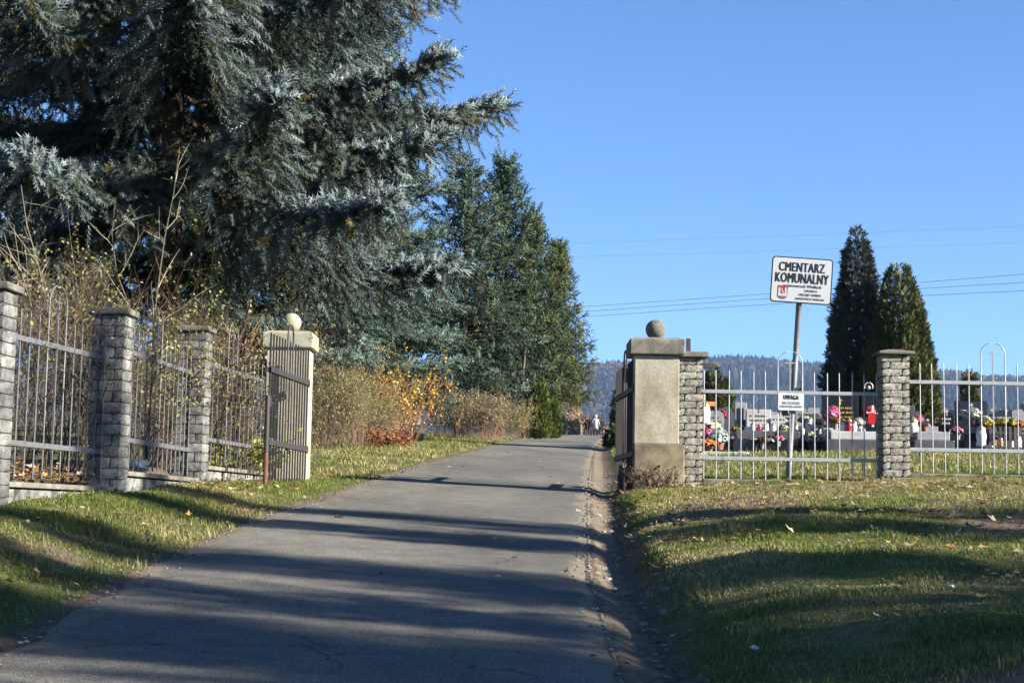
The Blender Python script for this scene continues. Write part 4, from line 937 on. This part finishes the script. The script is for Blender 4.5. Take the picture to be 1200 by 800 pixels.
# flowers and lamps
PINK = [(.70,.18,.36),(.78,.40,.55),(.60,.08,.22)]; WHITE = [(.64,.63,.59),(.58,.58,.53)]; YEL = [(.78,.60,.06),(.80,.68,.14),(.70,.48,.04)]; TEAL = [(.35,.55,.56),(.60,.72,.70),(.75,.78,.74)]; RED = [(.55,.03,.05),(.40,.02,.04)]; ORA = [(.78,.27,.04),(.70,.18,.03)]; CREAM = [(.74,.70,.42),(.78,.76,.58)]; PURP = [(.16,.06,.26),(.26,.12,.36)]
def bouquet(label, px, Y, py_base, w, h, cols, pot='terracotta', n=150, seed=0, group='grave flowers', pot_h=.16, z=None):
    x = X(px, Y, py_base); zz = (zpx(px, py_base, Y) if z is None else z)
    t = thing('flower_pot', label, 'flowers', (x, Y, zz), 0, group); rng = np.random.default_rng(300+seed)
    p = MB(); lathe(p, [[.001,0],[w*.20,0],[w*.28,pot_h],[w*.25,pot_h],[w*.24,pot_h*.85],[.001,pot_h*.85]], n=14); p.build('pot', M[pot], t, smooth=False)
    fo = MB(); m = 90; d = rng.normal(0,1,(m,3)); d[:,2] = np.abs(d[:,2])*.6; d /= np.linalg.norm(d,axis=1)[:,None]
    scatter(fo, LEAF_V, LEAF_F, d*np.array([w*.40,w*.40,h*.5])*rng.uniform(.5,1,(m,1))+np.array([0,0,pot_h]), d+rng.normal(0,.4,(m,3)), .09*rng.uniform(.7,1.2,m), np.array([[.04,.07,.02]])*rng.uniform(.7,1.5,(m,1)), rng); fo.build('leaves', M['leaf'], t)
    bl = MB(); d = rng.normal(0,1,(n,3)); d[:,2] = np.abs(d[:,2])*.9+.05; d /= np.linalg.norm(d,axis=1)[:,None]; c = np.array([0,0,pot_h+.02]) + d*np.array([w*.5,w*.5,h-pot_h])*rng.uniform(.80,1.03,(n,1))
    pet_v = []; pet_f = []
    for q in range(7):
        a = q*math.tau/7; i = len(pet_v); e = np.array([math.cos(a), math.sin(a)]); s = np.array([-e[1], e[0]])*.32
        pet_v += [[0,0,0],[.12,*(e*.55+s)],[.05,*(e)],[.12,*(e*.55-s)]]; pet_f += [[i,i+1,i+2],[i,i+2,i+3]]
    scatter(bl, np.array(pet_v), np.array(pet_f), c, d+rng.normal(0,.25,(n,3)), .040*rng.uniform(.7,1.35,n), np.array(cols)[rng.integers(0,len(cols),n)]*rng.uniform(.8,1.15,(n,1)), rng); bl.build('blooms', M['petal'], t)
    return t
fl = [(828,38.0,521,.55,.42,PINK,'pink flowers beside the right gatepost wall','terracotta'), (842,37.6,527,.60,.55,TEAL,'white and pale teal wreath flowers in a brown tub','terracotta'), (836,38.2,512,.45,.40,CREAM,'cream flowers over the pink ones','terracotta'), (829,37.2,531,.6,.35,ORA,'orange brown flowers low beside the gatepost','terracotta'),
      (976,38.8,500,.48,.55,PINK,'pink and white spray standing in front of the black headstone','greypot'), (979,38.6,503,.32,.26,ORA,'small orange bloom below the pink spray','greypot'), (944,40.2,502,.42,.34,WHITE,'white chrysanthemums in front of the rough grey headstone','greypot'),
      (919,38.8,525,.32,.62,CREAM,'cream flowers standing on the grass left of the sign pole','greypot'), (949,39.2,526,.34,.45,CREAM,'pale yellow flowers right of the sign pole','greypot'), (937,38.9,470,.20,.22,ORA,'small bright orange flowers right behind the notice','greypot'), (1019,38.9,496,.42,.45,RED,'red flowers hung in front of the black pillar stone','greypot'), (1007,38.6,506,.34,.36,WHITE,'white flowers arched over the granite tomb','white'),
      (1027,39,524,.30,.32,YEL,'yellow flowers low at the left of the brick pillar','greypot'), (1075,38.3,506,.40,.42,PINK,'magenta flowers on the low grey tomb','terracotta'), (1084,38.4,506,.30,.32,[(.62,.30,.55),(.7,.4,.5)],'mauve flowers beside the magenta ones','terracotta'), (1101,42.5,504,.42,.34,[(.80,.45,.35),(.78,.62,.35),(.75,.25,.3)],'salmon flowers before the red brown stone','terracotta'),
      (1115,44,503,.46,.45,ORA,'rusty orange chrysanthemums right of the red brown stone','terracotta'), (1131,40.0,499,.46,.42,WHITE,'white chrysanthemums left of the family tomb','greypot'), (1141,39.9,497,.46,.44,WHITE,'tallest white chrysanthemums on the family tomb','greypot'), (1153,39.8,505,.48,.42,WHITE,'white chrysanthemums right of the family tomb','greypot'), (1143,39.2,507,.28,.26,PURP,'small purple heather at the foot of the white chrysanthemums','greypot'),
      (1158,39.0,507,.46,.33,YEL,'leftmost yellow chrysanthemum ball above the dark grave rail','greypot'), (1175,39.0,506,.50,.34,YEL,'middle yellow chrysanthemum ball above the dark grave rail','greypot'), (1187,38.9,507,.46,.32,YEL,'rightmost yellow chrysanthemum ball above the dark grave rail','greypot'), (1068,38.0,527,.28,.30,YEL,'pale yellow flowers at the right foot of the brick pillar','greypot'), (869,38.8,524,.45,.30,WHITE,'white flowers in front of the narrow niche stone','greypot'), (886,38.7,526,.5,.26,WHITE,'white flowers along the front of the dark slab','greypot'), (902,38.6,526,.5,.28,WHITE,'white flowers at the right end of the dark slab','greypot'), (845,42,497,.4,.4,RED,'red and pink flowers by the dark slanting stone','greypot'),
      (856,38.6,524,.34,.26,PURP,'purple heather left of the niche stone','terracotta'), (863,39.0,512,.26,.24,YEL,'small yellow flowers on the slab of the niche stone','greypot'), (893,38.4,526,.26,.22,RED,'small red flowers on the grass before the dark slab','greypot'), (912,38.5,523,.30,.28,PINK,'pale pink flowers right of the dark slab','greypot'),
      (955,38.6,525,.30,.30,WHITE,'white flowers on the grass left of the granite tomb','greypot'), (962,39.4,505,.26,.26,PURP,'violet flowers left of the gold lettered headstone','greypot'), (989,38.0,524,.34,.22,CREAM,'low cream flowers in front of the granite tomb','greypot'), (1003,38.0,525,.26,.24,ORA,'little orange flowers in front of the granite tomb','terracotta'),
      (1089,38.2,524,.30,.26,WHITE,'white flowers below the low grey tomb','greypot'), (1106,40.2,512,.28,.28,RED,'dark red flowers before the small black arched stone','greypot'), (1122,39.0,515,.34,.32,PINK,'pink flowers at the left foot of the family tomb','greypot'), (1165,38.4,522,.30,.26,PURP,'purple flowers on the ground left of the orange lamp','terracotta'), (1197,38.8,508,.36,.30,ORA,'orange flowers at the right edge above the picket rail','terracotta')]
for k, (px, Y, py, w, h, cols, lab, pot) in enumerate(fl): bouquet(lab, px, Y, py, w*.82, h*.86, cols, pot, 130, k)
def lamp(label, px, Y, py, h, body, group='grave lamps'):
    x = X(px, Y, py); t = thing('grave_lamp', label, 'grave lamp', (x, Y, zpx(px, py, Y)), 0, group); r = h*.24
    b = MB(); lathe(b, [[.001,0],[r*.9,0],[r,h*.08],[r*.82,h*.2],[r,h*.45],[r*.78,h*.72],[.001,h*.72]], n=12); b.build('glass', M[body], t, smooth=True)
    c = MB(); lathe(c, [[r*.85,h*.72],[r*.9,h*.78],[r*.45,h*.9],[r*.12,h*.96],[.001,h]], n=12); c.build('lid', M['metalcap'], t, smooth=True)
lamps = [(882,39.2,507,.26,'white','white lamp, leftmost on the dark slab'), (890,39.2,507,.22,'redglass','red lamp between white ones on the dark slab'), (898,39.2,507,.26,'white','white lamp near the middle of the dark slab'), (906,39.2,507,.24,'white','white lamp, rightmost on the dark slab'), (826,37.9,497,.55,'white','tall white lamp against the gatepost wall'),
         (988,38.2,507,.34,'white','white lamp on the granite tomb, left of the red one'), (995,38.1,507,.36,'redglass','red lamp in the middle of the granite tomb'), (1001,38.2,507,.30,'white','short white lamp right of the red one on the tomb'), (948,39.6,508,.38,'white','tall white lamp before the rough grey stone'), (956,39.6,508,.30,'white','smaller white lamp before the rough grey stone'), (933,39.6,508,.26,'white','white lamp just left of the sign pole'),
         (1150,38.2,523,.52,'white','big white lamp at the foot of the family tomb'), (1173,38.0,523,.22,'orangeglass','orange lamp on the ground before the grave rail'), (1194,38.0,524,.28,'white','white lamp on the ground at the right edge'), (1070,38.1,515,.55,'white','tall white lamp right against the brick pillar'), (1112,43,510,.24,'white','small white lamp by the orange chrysanthemums'), (876,38.9,517,.26,'white','white lamp low before the niche stone'), (911,39.0,516,.22,'redglass','red lamp before the slanting grey stone')]
for px, Y, py, h, b, lab in lamps: lamp(lab, px, Y, py, h, b)
for px, Y, py in ((872,39.0,514),(879,38.9,515),(894,39.0,511),(902,39.1,512),(908,39.3,508),(941,39.4,509),(952,39.5,510),(961,39.2,510),(971,38.7,510),(1012,38.5,508),(1078,38.2,512),(1091,38.6,511),(1105,42,508),(1162,38.5,524),(1186,38.3,524)):
    lamp('one of the small white lamps crowding the front row of tombs behind the right fence', px, Y, py, .17, 'white', 'small white lamps on the tombs')
# dark grave rail with slats
x, y, z = cem(1184, 38.6); t = thing('grave_rail', 'low black picket rail below the yellow chrysanthemums', 'rail', (x, y, z)); 
for q in (.08,.50):
    mb = MB(); box(mb, (0,.018,q), (1.0,.02,.05)); mb.build('rail', M['wooddark'], t)
for k in range(9):
    mb = MB(); box(mb, (-.46+k*.115,0,.30), (.06,.016,.60)); mb.build('picket', M['wooddark'], t)
# red cross ribbon figure
x, y, z = cem(1023, 38.6); t = thing('white_cross', 'small white cross tied with red ribbon by the brick pillar', 'cross', (x, y, zpx(1023,500,38.6)))
mb = MB(); box(mb, (0,0,.25), (.05,.03,.5)); mb.build('upright', M['white'], t); mb = MB(); box(mb, (0,-.004,.32), (.30,.034,.05)); mb.build('arms', M['white'], t); mb = MB(); box(mb, (-.03,-.03,.2), (.16,.02,.26)); mb.build('ribbon', M['redglass'], t)
# pale path stone lying on the grass
for lab, px, Y, py, w in (('white kerb strip on the grass right of the gatepost', 846, 35.5, 538, 1.1), ('broken pale slab on the ground by the low grey tomb', 1092, 35.5, 533, .9)):
    x = X(px, Y, py); mb = MB(); bbox(mb, (x, Y, gz(x,Y)+.03), (w,.35,.10), .02); tag(mb.build('stone_strip', M['granite_light']), lab, 'stone slab')

# ================================================================== PEOPLE
def person(label, px, Y, h, jacket, trousers, hair, rz, step=.12, coat=0, hood=False, arm=.10, bag=False):
    x = X(px, Y, 510); z = gz(x, Y) + .012 if not (roadL(Y) < x < roadR(Y)) else float(road_z(x, Y)) + .02
    k = h/1.75
    J = dict(pel=(0,0,.95), waist=(0,0,1.08), chest=(0,.01,1.28), neck=(0,0,1.47), chin=(0,-.01,1.54), head=(0,-.015,1.64), crown=(0,0,1.73),
             shl=(-.17,0,1.40), ell=(-.22-arm*.4,.03,1.14), wrl=(-.23-arm,-.04,.90), hal=(-.235-arm,-.06,.80), shr=(.17,0,1.40), elr=(.22+arm*.3,.03,1.14), wrr=(.23+arm*.6,-.05,.90), har=(.235+arm*.6,-.07,.80),
             hpl=(-.095,0,.90), knl=(-.10,-step*.6,.50), anl=(-.10,-step+.02,.09), tol=(-.10,-step-.13,.03), hpr=(.095,0,.90), knr=(.10,step*.3,.50), anr=(.10,step+.05,.10), tor=(.10,step-.09,.03))
    Rr = dict(pel=.145, waist=.14, chest=.165, neck=.06, chin=.075, head=.098, crown=.075, shl=.085, ell=.060, wrl=.045, hal=.042, shr=.085, elr=.06, wrr=.045, har=.042, hpl=.105, knl=.075, anl=.052, tol=.04, hpr=.105, knr=.075, anr=.052, tor=.04)
    E = [('pel','waist'),('waist','chest'),('chest','neck'),('neck','chin'),('chin','head'),('head','crown'),('chest','shl'),('shl','ell'),('ell','wrl'),('wrl','hal'),('chest','shr'),('shr','elr'),('elr','wrr'),('wrr','har'),('pel','hpl'),('hpl','knl'),('knl','anl'),('anl','tol'),('pel','hpr'),('hpr','knr'),('knr','anr'),('anr','tor')]
    names = list(J); me = bpy.data.meshes.new('body'); me.from_pydata([Vector(J[n]) for n in names], [(names.index(a), names.index(b)) for a, b in E], [])
    o = bpy.data.objects.new('body', me); COL.objects.link(o)
    o.modifiers.new('Skin', 'SKIN'); 
    for i, n in enumerate(names):
        sv = me.skin_vertices[0].data[i]; sv.radius = (Rr[n], Rr[n]*(.72 if n in ('pel','waist','chest') else 1)); sv.use_root = (n == 'pel')
    sd = o.modifiers.new('Sub', 'SUBSURF'); sd.levels = 2; sd.render_levels = 2
    dg = bpy.context.evaluated_depsgraph_get(); nm = bpy.data.meshes.new_from_object(o.evaluated_get(dg)); bpy.data.objects.remove(o)
    n = len(nm.vertices); co = np.zeros(n*3); nm.vertices.foreach_get('co', co); co = co.reshape(-1,3)
    c = np.tile(np.array([*jacket,1.]), (n,1)); c[co[:,2] < .93] = (*trousers,1); c[(co[:,2] < .86) & (np.abs(co[:,0]) > .2)] = (.45,.28,.2,1); c[co[:,2] > 1.50] = (.45,.28,.2,1); c[co[:,2] < .07] = (.02,.02,.02,1)
    at_ = nm.color_attributes.new('Col', 'FLOAT_COLOR', 'POINT'); at_.data.foreach_set('color', c.ravel())
    nm.polygons.foreach_set('use_smooth', np.ones(len(nm.polygons), bool)); nm.materials.clear(); nm.materials.append(M['cloth'])
    body = bpy.data.objects.new('person', nm); COL.objects.link(body); body.location = (x, Y, z); body.rotation_euler = (0,0,rz); body.scale = (k,k,k)
    tag(body, label, 'person', 'people walking on the road')
    hm = MB(); ball(hm, (0,.012,1.665), .108, 14, 9, hair, (.95,1.05,1.0)) if not hood else ball(hm, (0,.01,1.64), .135, 14, 9, jacket, (.95,1.0,1.2)); hm.build('hood' if hood else 'hair', M['cloth'], body, smooth=True)
    if coat:
        cm = MB(); lathe(cm, [[.17,1.36],[.185,1.15],[.19,.95],[.235,coat],[.225,coat]], n=16, col=jacket); cm.v[-1] = cm.v[-1]*np.array([1,.75,1]); cm.build('coat', M['cloth'], body, smooth=True)
    if bag:
        bm2 = MB(); bbox(bm2, (.30,0,.98), (.10,.26,.24), .03, col=(.02,.018,.018)); bm2.build('shoulder_bag', M['cloth'], body)
    return body
DK = (.018,.018,.024); NV = (.022,.026,.05)
person('person in navy jacket and brown trousers, leftmost, one arm held out', 686.5, 150, 1.42, NV, (.05,.035,.03), (.03,.02,.015), 3.0, .14, arm=.30)
person('tall person in a black jacket, second from the left', 691, 151, 1.82, DK, (.02,.02,.025), (.015,.012,.01), 3.2, .12)
person('person in a dark jacket carrying something, walking behind the one in white', 694.5, 153, 1.72, (.05,.03,.03), DK, (.04,.03,.02), 3.3, .10, bag=True)
person('person in a long white hooded coat', 697.8, 149.5, 1.88, (.44,.44,.44), DK, (.6,.6,.6), 3.1, .10, coat=.58, hood=True)
person('person in a black coat to the right of the white coat', 702, 150.5, 1.76, DK, (.015,.015,.018), (.10,.06,.04), 3.1, .15, coat=.72, bag=True)
person('rightmost person in a dark brown jacket with an arm bent', 704.6, 152, 1.70, (.035,.022,.026), (.018,.016,.018), (.02,.015,.01), 2.9, .12, arm=.22)
# marker post beside them
x, y, z = on_ground(681.3, 146, 505); mb = MB(); bbox(mb, (0,0,.45), (.14,.12,1.1), .01); o = mb.build('marker_post', M['capstone_pale'], loc=(x,y,z)); tag(o, 'short pale marker post on the verge left of the walkers', 'post')

# ================================================================== POWER LINES
def wire(label, p0, p1, pm, seed):
    """cable through two end points and one mid sag point"""
    a = np.array(p0); b = np.array(p1); t = np.linspace(0,1,60)[:,None]; mid_l = (a+b)/2; sag = np.array(pm) - mid_l
    pts = a*(1-t) + b*t + sag*4*t*(1-t); mb = MB(); tube(mb, pts, .016 if seed < 10 else .011, 5); tag(mb.build('power_line', M['cable'], smooth=True), label, 'power line', 'overhead wires')
Yw0, Yw1 = 150, 112
xl, xr = 560, 1500
for k, (l, m, r, lab) in enumerate([((690,359),(890,345),(1200,321),'top wire of the lower three overhead wires'), ((690,364.5),(890,350.5),(1200,331),'middle wire of the lower three overhead wires'), ((690,370.5),(890,357),(1200,341),'lowest of the overhead wires')]):
    ya = lambda px: Yw0 + (Yw1-Yw0)*(px-xl)/(xr-xl)
    xs_ = np.array([l[0],m[0],r[0]]); ys_ = np.array([l[1],m[1],r[1]]); cf = np.polyfit(xs_, ys_, 2)
    fy = lambda px: float(np.polyval(cf, px)); pmid = (xl+xr)/2
    wire(lab, at(xl, fy(xl), ya(xl)), at(xr, fy(xr), ya(xr)), at(pmid, fy(pmid), ya(pmid)), k)
for k, (l, r, lab) in enumerate([((660,284),(1200,262),'faint highest wire crossing the open sky'), ((660,300),(1200,281),'faint second highest wire crossing the open sky')]):
    sl = (r[1]-l[1])/(r[0]-l[0]); fy = lambda px: l[1] + sl*(px-l[0])
    wire(lab, at(xl, fy(xl), 300), at(xr, fy(xr), 250), at((xl+xr)/2, fy((xl+xr)/2)+3, 275), 10+k)
# the pole that carries the lower three, out of the picture to the right
e = at(xr, 300, Yw1); t = thing('wooden_pole', 'wooden power pole outside the right edge of the photo', 'pole', (e.x, e.y, gz(e.x, e.y)))
mb = MB(); tube(mb, [[0,.15,-.5],[0,.15,e.z-gz(e.x,e.y)+.6]], [.17,.12], 12); mb.build('pole', M['polewood'], t, smooth=True)
mb = MB(); box(mb, (0,.02,e.z-gz(e.x,e.y)-.3), (1.6,.12,.12)); mb.build('crossarm', M['polewood'], t)

# ================================================================== GRASS, LEAVES, STONES
def grass_patch(n, xr_, yr_, keep, hmin, hmax, seed, wd=.0035):
    rng = np.random.default_rng(seed); y = rng.uniform(*yr_, n); x = rng.uniform(*xr_, n)
    k = keep(x, y, rng); x, y = x[k], y[k]; z = ground(x, y); n = len(x)
    cl = vnoise(x, y, 2.6, 3); h = (hmin + (hmax-hmin)*np.clip((cl-.3)*2.2, 0, 1))*rng.uniform(.5,1.3,n)
    tuft = (vnoise(x+70, y, 4.2, 2) > .66) & (rng.random(n) < .6); h = np.where(tuft, h*1.9, h)
    a = rng.uniform(0,6.28,n); lean = rng.uniform(.15,1.1,n)*h; d = np.stack([np.cos(a),np.sin(a)],1); s = np.stack([-d[:,1],d[:,0]],1)*wd*rng.uniform(.7,1.6,(n,1))
    b0 = np.stack([x,y,z-.004],1); up = np.array([0,0,1.])
    z3 = np.zeros((n,1)); S3 = np.hstack([s,z3]); D3 = np.hstack([d,z3])
    m_ = b0 + up*(h*.6)[:,None] + D3*(lean*.35)[:,None]; tip = b0 + up*h[:,None]*.95 + D3*lean[:,None]
    V = np.stack([b0-S3, b0+S3, m_+S3*.8, m_-S3*.8, tip], 1)
    dry = np.clip(vnoise(x+20, y+7, .9, 3)*2.2-.78 + rng.normal(0,.25,n), 0, 1)[:,None]
    gr = np.array([.145,.190,.036])*rng.uniform(.6,1.35,(n,1)); st = np.array([.40,.34,.17])*rng.uniform(.6,1.25,(n,1))
    C = gr*(1-dry)+st*dry
    idx = (np.arange(n)*5)[:,None]
    mb = MB(); mb.add(V.reshape(-1,3), idx+np.array([[0,1,2,3]]), np.repeat(C,5,0)); mb.f.append(idx+np.array([[3,2,4]])); return mb
def keepR(x, y, rng):
    u = x - roadR(y) + (vnoise(x, y, 3, 2)-.5)*.25
    bare = gcol(x, y)[...,0]
    return (u > .31) & (rng.random(len(x)) < np.clip(1.15 - bare*1.1, .06, 1)) & (x < y*.36+.3)
def keepL(x, y, rng):
    v = roadL(y) - x + (vnoise(x, y, 3, 2)-.5)*.3
    return (v > .03) & (x > fenceX(y)+.12) & (rng.random(len(x)) < .35+.65*sstep(.05,.7,v)) & (x > -y*.345-.3)
A_ = grass_patch(380000, (.8, 8.2), (5.8, 23.5), keepR, .012, .042, 1, .0029); tag(A_.build('grass', M['grass']), 'short patchy lawn grass on the right bank below the fence', 'grass', kind='stuff')
B_ = grass_patch(190000, (-5.5, -1.8), (6.2, 24), keepL, .014, .052, 2, .0030); tag(B_.build('grass', M['grass']), 'verge grass between the road and the left fence', 'grass', kind='stuff')
def keepF(x, y, rng):
    u = x - roadR(y); v = roadL(y) - x
    return ((u > .5) | (v > .15)) & (x < y*.33+.5) & (x > -y*.15) & ((u > .5) | (v < 4.5)) & ~((x > 3) & (y > 36) & (rng.random(len(x)) < .6))
C_ = grass_patch(190000, (-6, 16), (23, 60), keepF, .03, .085, 3, .007); tag(C_.build('grass', M['grass']), 'grass inside the cemetery beyond the gate on both sides', 'grass', kind='stuff')
LV = np.array([[0,0,0],[.35,-.30,.10],[.55,-.12,.03],[1,0,.12],[.55,.12,.03],[.35,.30,.10]]); LF = np.array([[0,1,2],[0,2,4],[0,4,5],[2,3,4]])
def leaves_patch(pos, size, cols, seed):
    rng = np.random.default_rng(seed); n = len(pos); D = np.stack([rng.normal(0,1,n), rng.normal(0,1,n), rng.normal(0,.22,n)],1)
    mb = MB(); scatter(mb, LV, LF, pos, D, size*rng.uniform(.6,1.35,n), np.array(cols)[rng.integers(0,len(cols),n)]*rng.uniform(.7,1.25,(n,1)), rng, roll=rng.normal(0,.4,n)); return mb
BL = [(.36,.23,.12),(.46,.35,.23),(.24,.14,.08),(.60,.50,.38),(.52,.32,.08),(.16,.095,.065)]
rng = np.random.default_rng(77)
def pts_on(n, xr_, yr_, cond, dz=.03):
    y = rng.uniform(*yr_, n); x = rng.uniform(*xr_, n); k = cond(x, y); x, y = x[k], y[k]; return np.stack([x, y, ground(x,y)+1.2*dz*rng.uniform(.5,1.4,len(x))],1)
pR = pts_on(3000, (1,8), (6.5,21), lambda x,y: (x-roadR(y) > .3) & (vnoise(x+3,y,.9,3) > .46) & (x < y*.36))
pG = pts_on(260, (.5,2.2), (6.5,19), lambda x,y: (x-roadR(y) > .12) & (x-roadR(y) < .55), .012)
pR2 = np.stack([rng.normal(4.6,1.0,260), rng.normal(17.2,.5,260)],1); pR2 = np.column_stack([pR2, ground(pR2[:,0],pR2[:,1])+.035])
tag(leaves_patch(np.concatenate([pR,pR2,pG]), .074, BL, 1).build('fallen_leaves', M['leaf']), 'dry fallen leaves scattered over the right lawn', 'leaves', kind='stuff')
pL = pts_on(1100, (-4.5,-2), (6.5,22), lambda x,y: (roadL(y)-x > .05) & (x > fenceX(y)+.15) & (vnoise(x+9,y,1.1,3) > .52))
pRoad = pts_on(70, (-2.4,1.0), (6.5,45), lambda x,y: (x < roadR(y)) & (x > roadL(y)), .018); pRoad[:,2] = road_z(pRoad[:,0],pRoad[:,1]) + .025
q = rng.uniform(0,1,420); qx = P1[0]+(P2[0]-P1[0])*q + rng.normal(-.10,.09,420); qy = P1[1]+.2+(P2[1]-P1[1]-.4)*q; pile1 = np.stack([qx,qy,zc1+.02+np.abs(rng.normal(0,.07,420))],1)
qx = rng.normal(P3[0]+.35,.28,260); qy = rng.normal(P3[1]+.3,.5,260); pile2 = np.stack([qx,qy,ground(qx,qy)+np.abs(rng.normal(0.01,.04,260))],1)
tag(leaves_patch(np.concatenate([pL,pile1,pile2,pRoad]), .075, BL, 2).build('fallen_leaves', M['leaf']), 'brown fallen leaves heaped along the left wall and verge', 'leaves', kind='stuff')
# gutter stones: each one its own
for k in range(34):
    y = rng.uniform(7, 15.5); x = float(roadR(y)) + rng.uniform(.12,.5); s = rng.uniform(.010,.032)
    mb = MB(); ball(mb, (0,0,0), s, 8, 6); mb.v[0] = mb.v[0]*rng.uniform(.75,1.25,mb.v[0].shape)*np.array([1.3,1,.6])
    o = mb.build('stone', M['stonegrey'], loc=(x, y, gz(x,y)+s*.25)); tag(o, 'grey stone lying in the gutter along the right road edge', 'stone', 'stones in the gutter')
gv = MB(); n = 2000; y = rng.uniform(6.6, 30, n)**1.0; u = np.where(rng.random(n) < .7, rng.uniform(-.12,.45,n), 0)
left = rng.random(n) < .25; x = np.where(left, roadL(y)+rng.normal(.0,.09,n), roadR(y)+u); z = np.maximum(ground(x,y), np.where((x < roadR(y)) & (x > roadL(y)), road_z(x,y)+.012, -99)); s_ = rng.uniform(.004,.014,n)
bm = bmesh.new(); bmesh.ops.create_icosphere(bm, subdivisions=1, radius=1); bm.verts.index_update(); bv = np.array([q.co for q in bm.verts]); bf = np.array([[q.index for q in f.verts] for f in bm.faces]); bm.free()
V = np.stack([x,y,z+s_*.3],1)[:,None] + bv[None]*rng.uniform(.6,1.3,(n,len(bv),1))*np.stack([s_*1.2,s_,s_*.65],1)[:,None]
gv.add(V.reshape(-1,3), (bf[None]+(np.arange(n)*len(bv))[:,None,None]).reshape(-1,3)); tag(gv.build('gravel', M['stonegrey']), 'loose grit and pebbles strewn along both tarmac edges', 'gravel', kind='stuff')
for lab, px, py, Y in (('crumpled white wrapper on the lawn by the near gutter', 884, 787, 7.6), ('white scrap among leaves on the near right lawn', 1116, 738, 8.6), ('white plastic bag by the middle left fence panel', 178, 549, 16.5)):
    s = .015 if Y < 10 else .09; x = X(px, Y, py); z = gz(x, Y)+.03 if Y < 10 else zc2+.08
    mb = MB(); ball(mb, (0,0,0), s, 10, 7); mb.v[0] = mb.v[0]*rng.uniform(.35,1.5,mb.v[0].shape)*np.array([1.2,.9,.6]); tag(mb.build('litter', M['plastic'], loc=(x if Y < 10 else x-.12,Y,z)), lab, 'litter')

# ================================================================== AIR, SKY, SUN, CAMERA
hz = MB(); box(hz, (200, 1200, 175), (4200, 4000, 410)); 
hm_ = bpy.data.materials.new('haze_air'); hm_.use_nodes = True; nt = hm_.node_tree; nt.nodes.clear()
pv = nt.nodes.new('ShaderNodeVolumePrincipled'); pv.inputs['Density'].default_value = .00009; pv.inputs['Color'].default_value = (.42,.62,1.0,1); pv.inputs['Anisotropy'].default_value = .0
ou = nt.nodes.new('ShaderNodeOutputMaterial'); nt.links.new(pv.outputs[0], ou.inputs['Volume'])
hzo = hz.build('haze', hm_); tag(hzo, 'thin blue autumn haze over the whole valley', 'haze', kind='stuff')

AZ = math.atan2(.927, -.375); EL = rad(23)      # compass angle from +Y towards +X
w = bpy.data.worlds.new('World'); scene.world = w; w.use_nodes = True; nt = w.node_tree; bg = nt.nodes['Background']
sky = nt.nodes.new('ShaderNodeTexSky'); sky.sky_type = 'NISHITA'; sky.sun_disc = False; sky.sun_elevation = EL; sky.sun_rotation = AZ; sky.altitude = 1500; sky.air_density = 1.0; sky.dust_density = 0; sky.ozone_density = 8.5
nt.links.new(sky.outputs[0], bg.inputs[0]); bg.inputs[1].default_value = .05
sd = bpy.data.lights.new('sun', 'SUN'); sd.energy = 5.0; sd.angle = rad(.5); sd.color = (1, .93, .82); so = bpy.data.objects.new('sun', sd); COL.objects.link(so)
sdir = Vector((math.sin(AZ)*math.cos(EL), math.cos(AZ)*math.cos(EL), math.sin(EL))); so.rotation_euler = sdir.to_track_quat('Z', 'Y').to_euler(); so.location = (20, -8, 15)
cd = bpy.data.cameras.new('camera'); co_ = bpy.data.objects.new('camera', cd); COL.objects.link(co_); scene.camera = co_
cd.sensor_width = 36; cd.lens = 36*F_PX/1200; cd.clip_end = 6000; cd.clip_start = .1
co_.matrix_world = Matrix.Translation((0,0,EYE)) @ Matrix.Rotation(math.pi/2 + PITCH, 4, 'X') @ Matrix.Rotation(ROLL, 4, 'Z')
scene.view_settings.view_transform = 'Standard'; scene.view_settings.look = 'None'; scene.view_settings.exposure = 2.08; scene.view_settings.gamma = 1
scene.cycles.max_bounces = 6; scene.cycles.diffuse_bounces = 3; scene.cycles.glossy_bounces = 2; scene.cycles.transmission_bounces = 4; scene.cycles.volume_bounces = 0; scene.cycles.volume_max_steps = 64
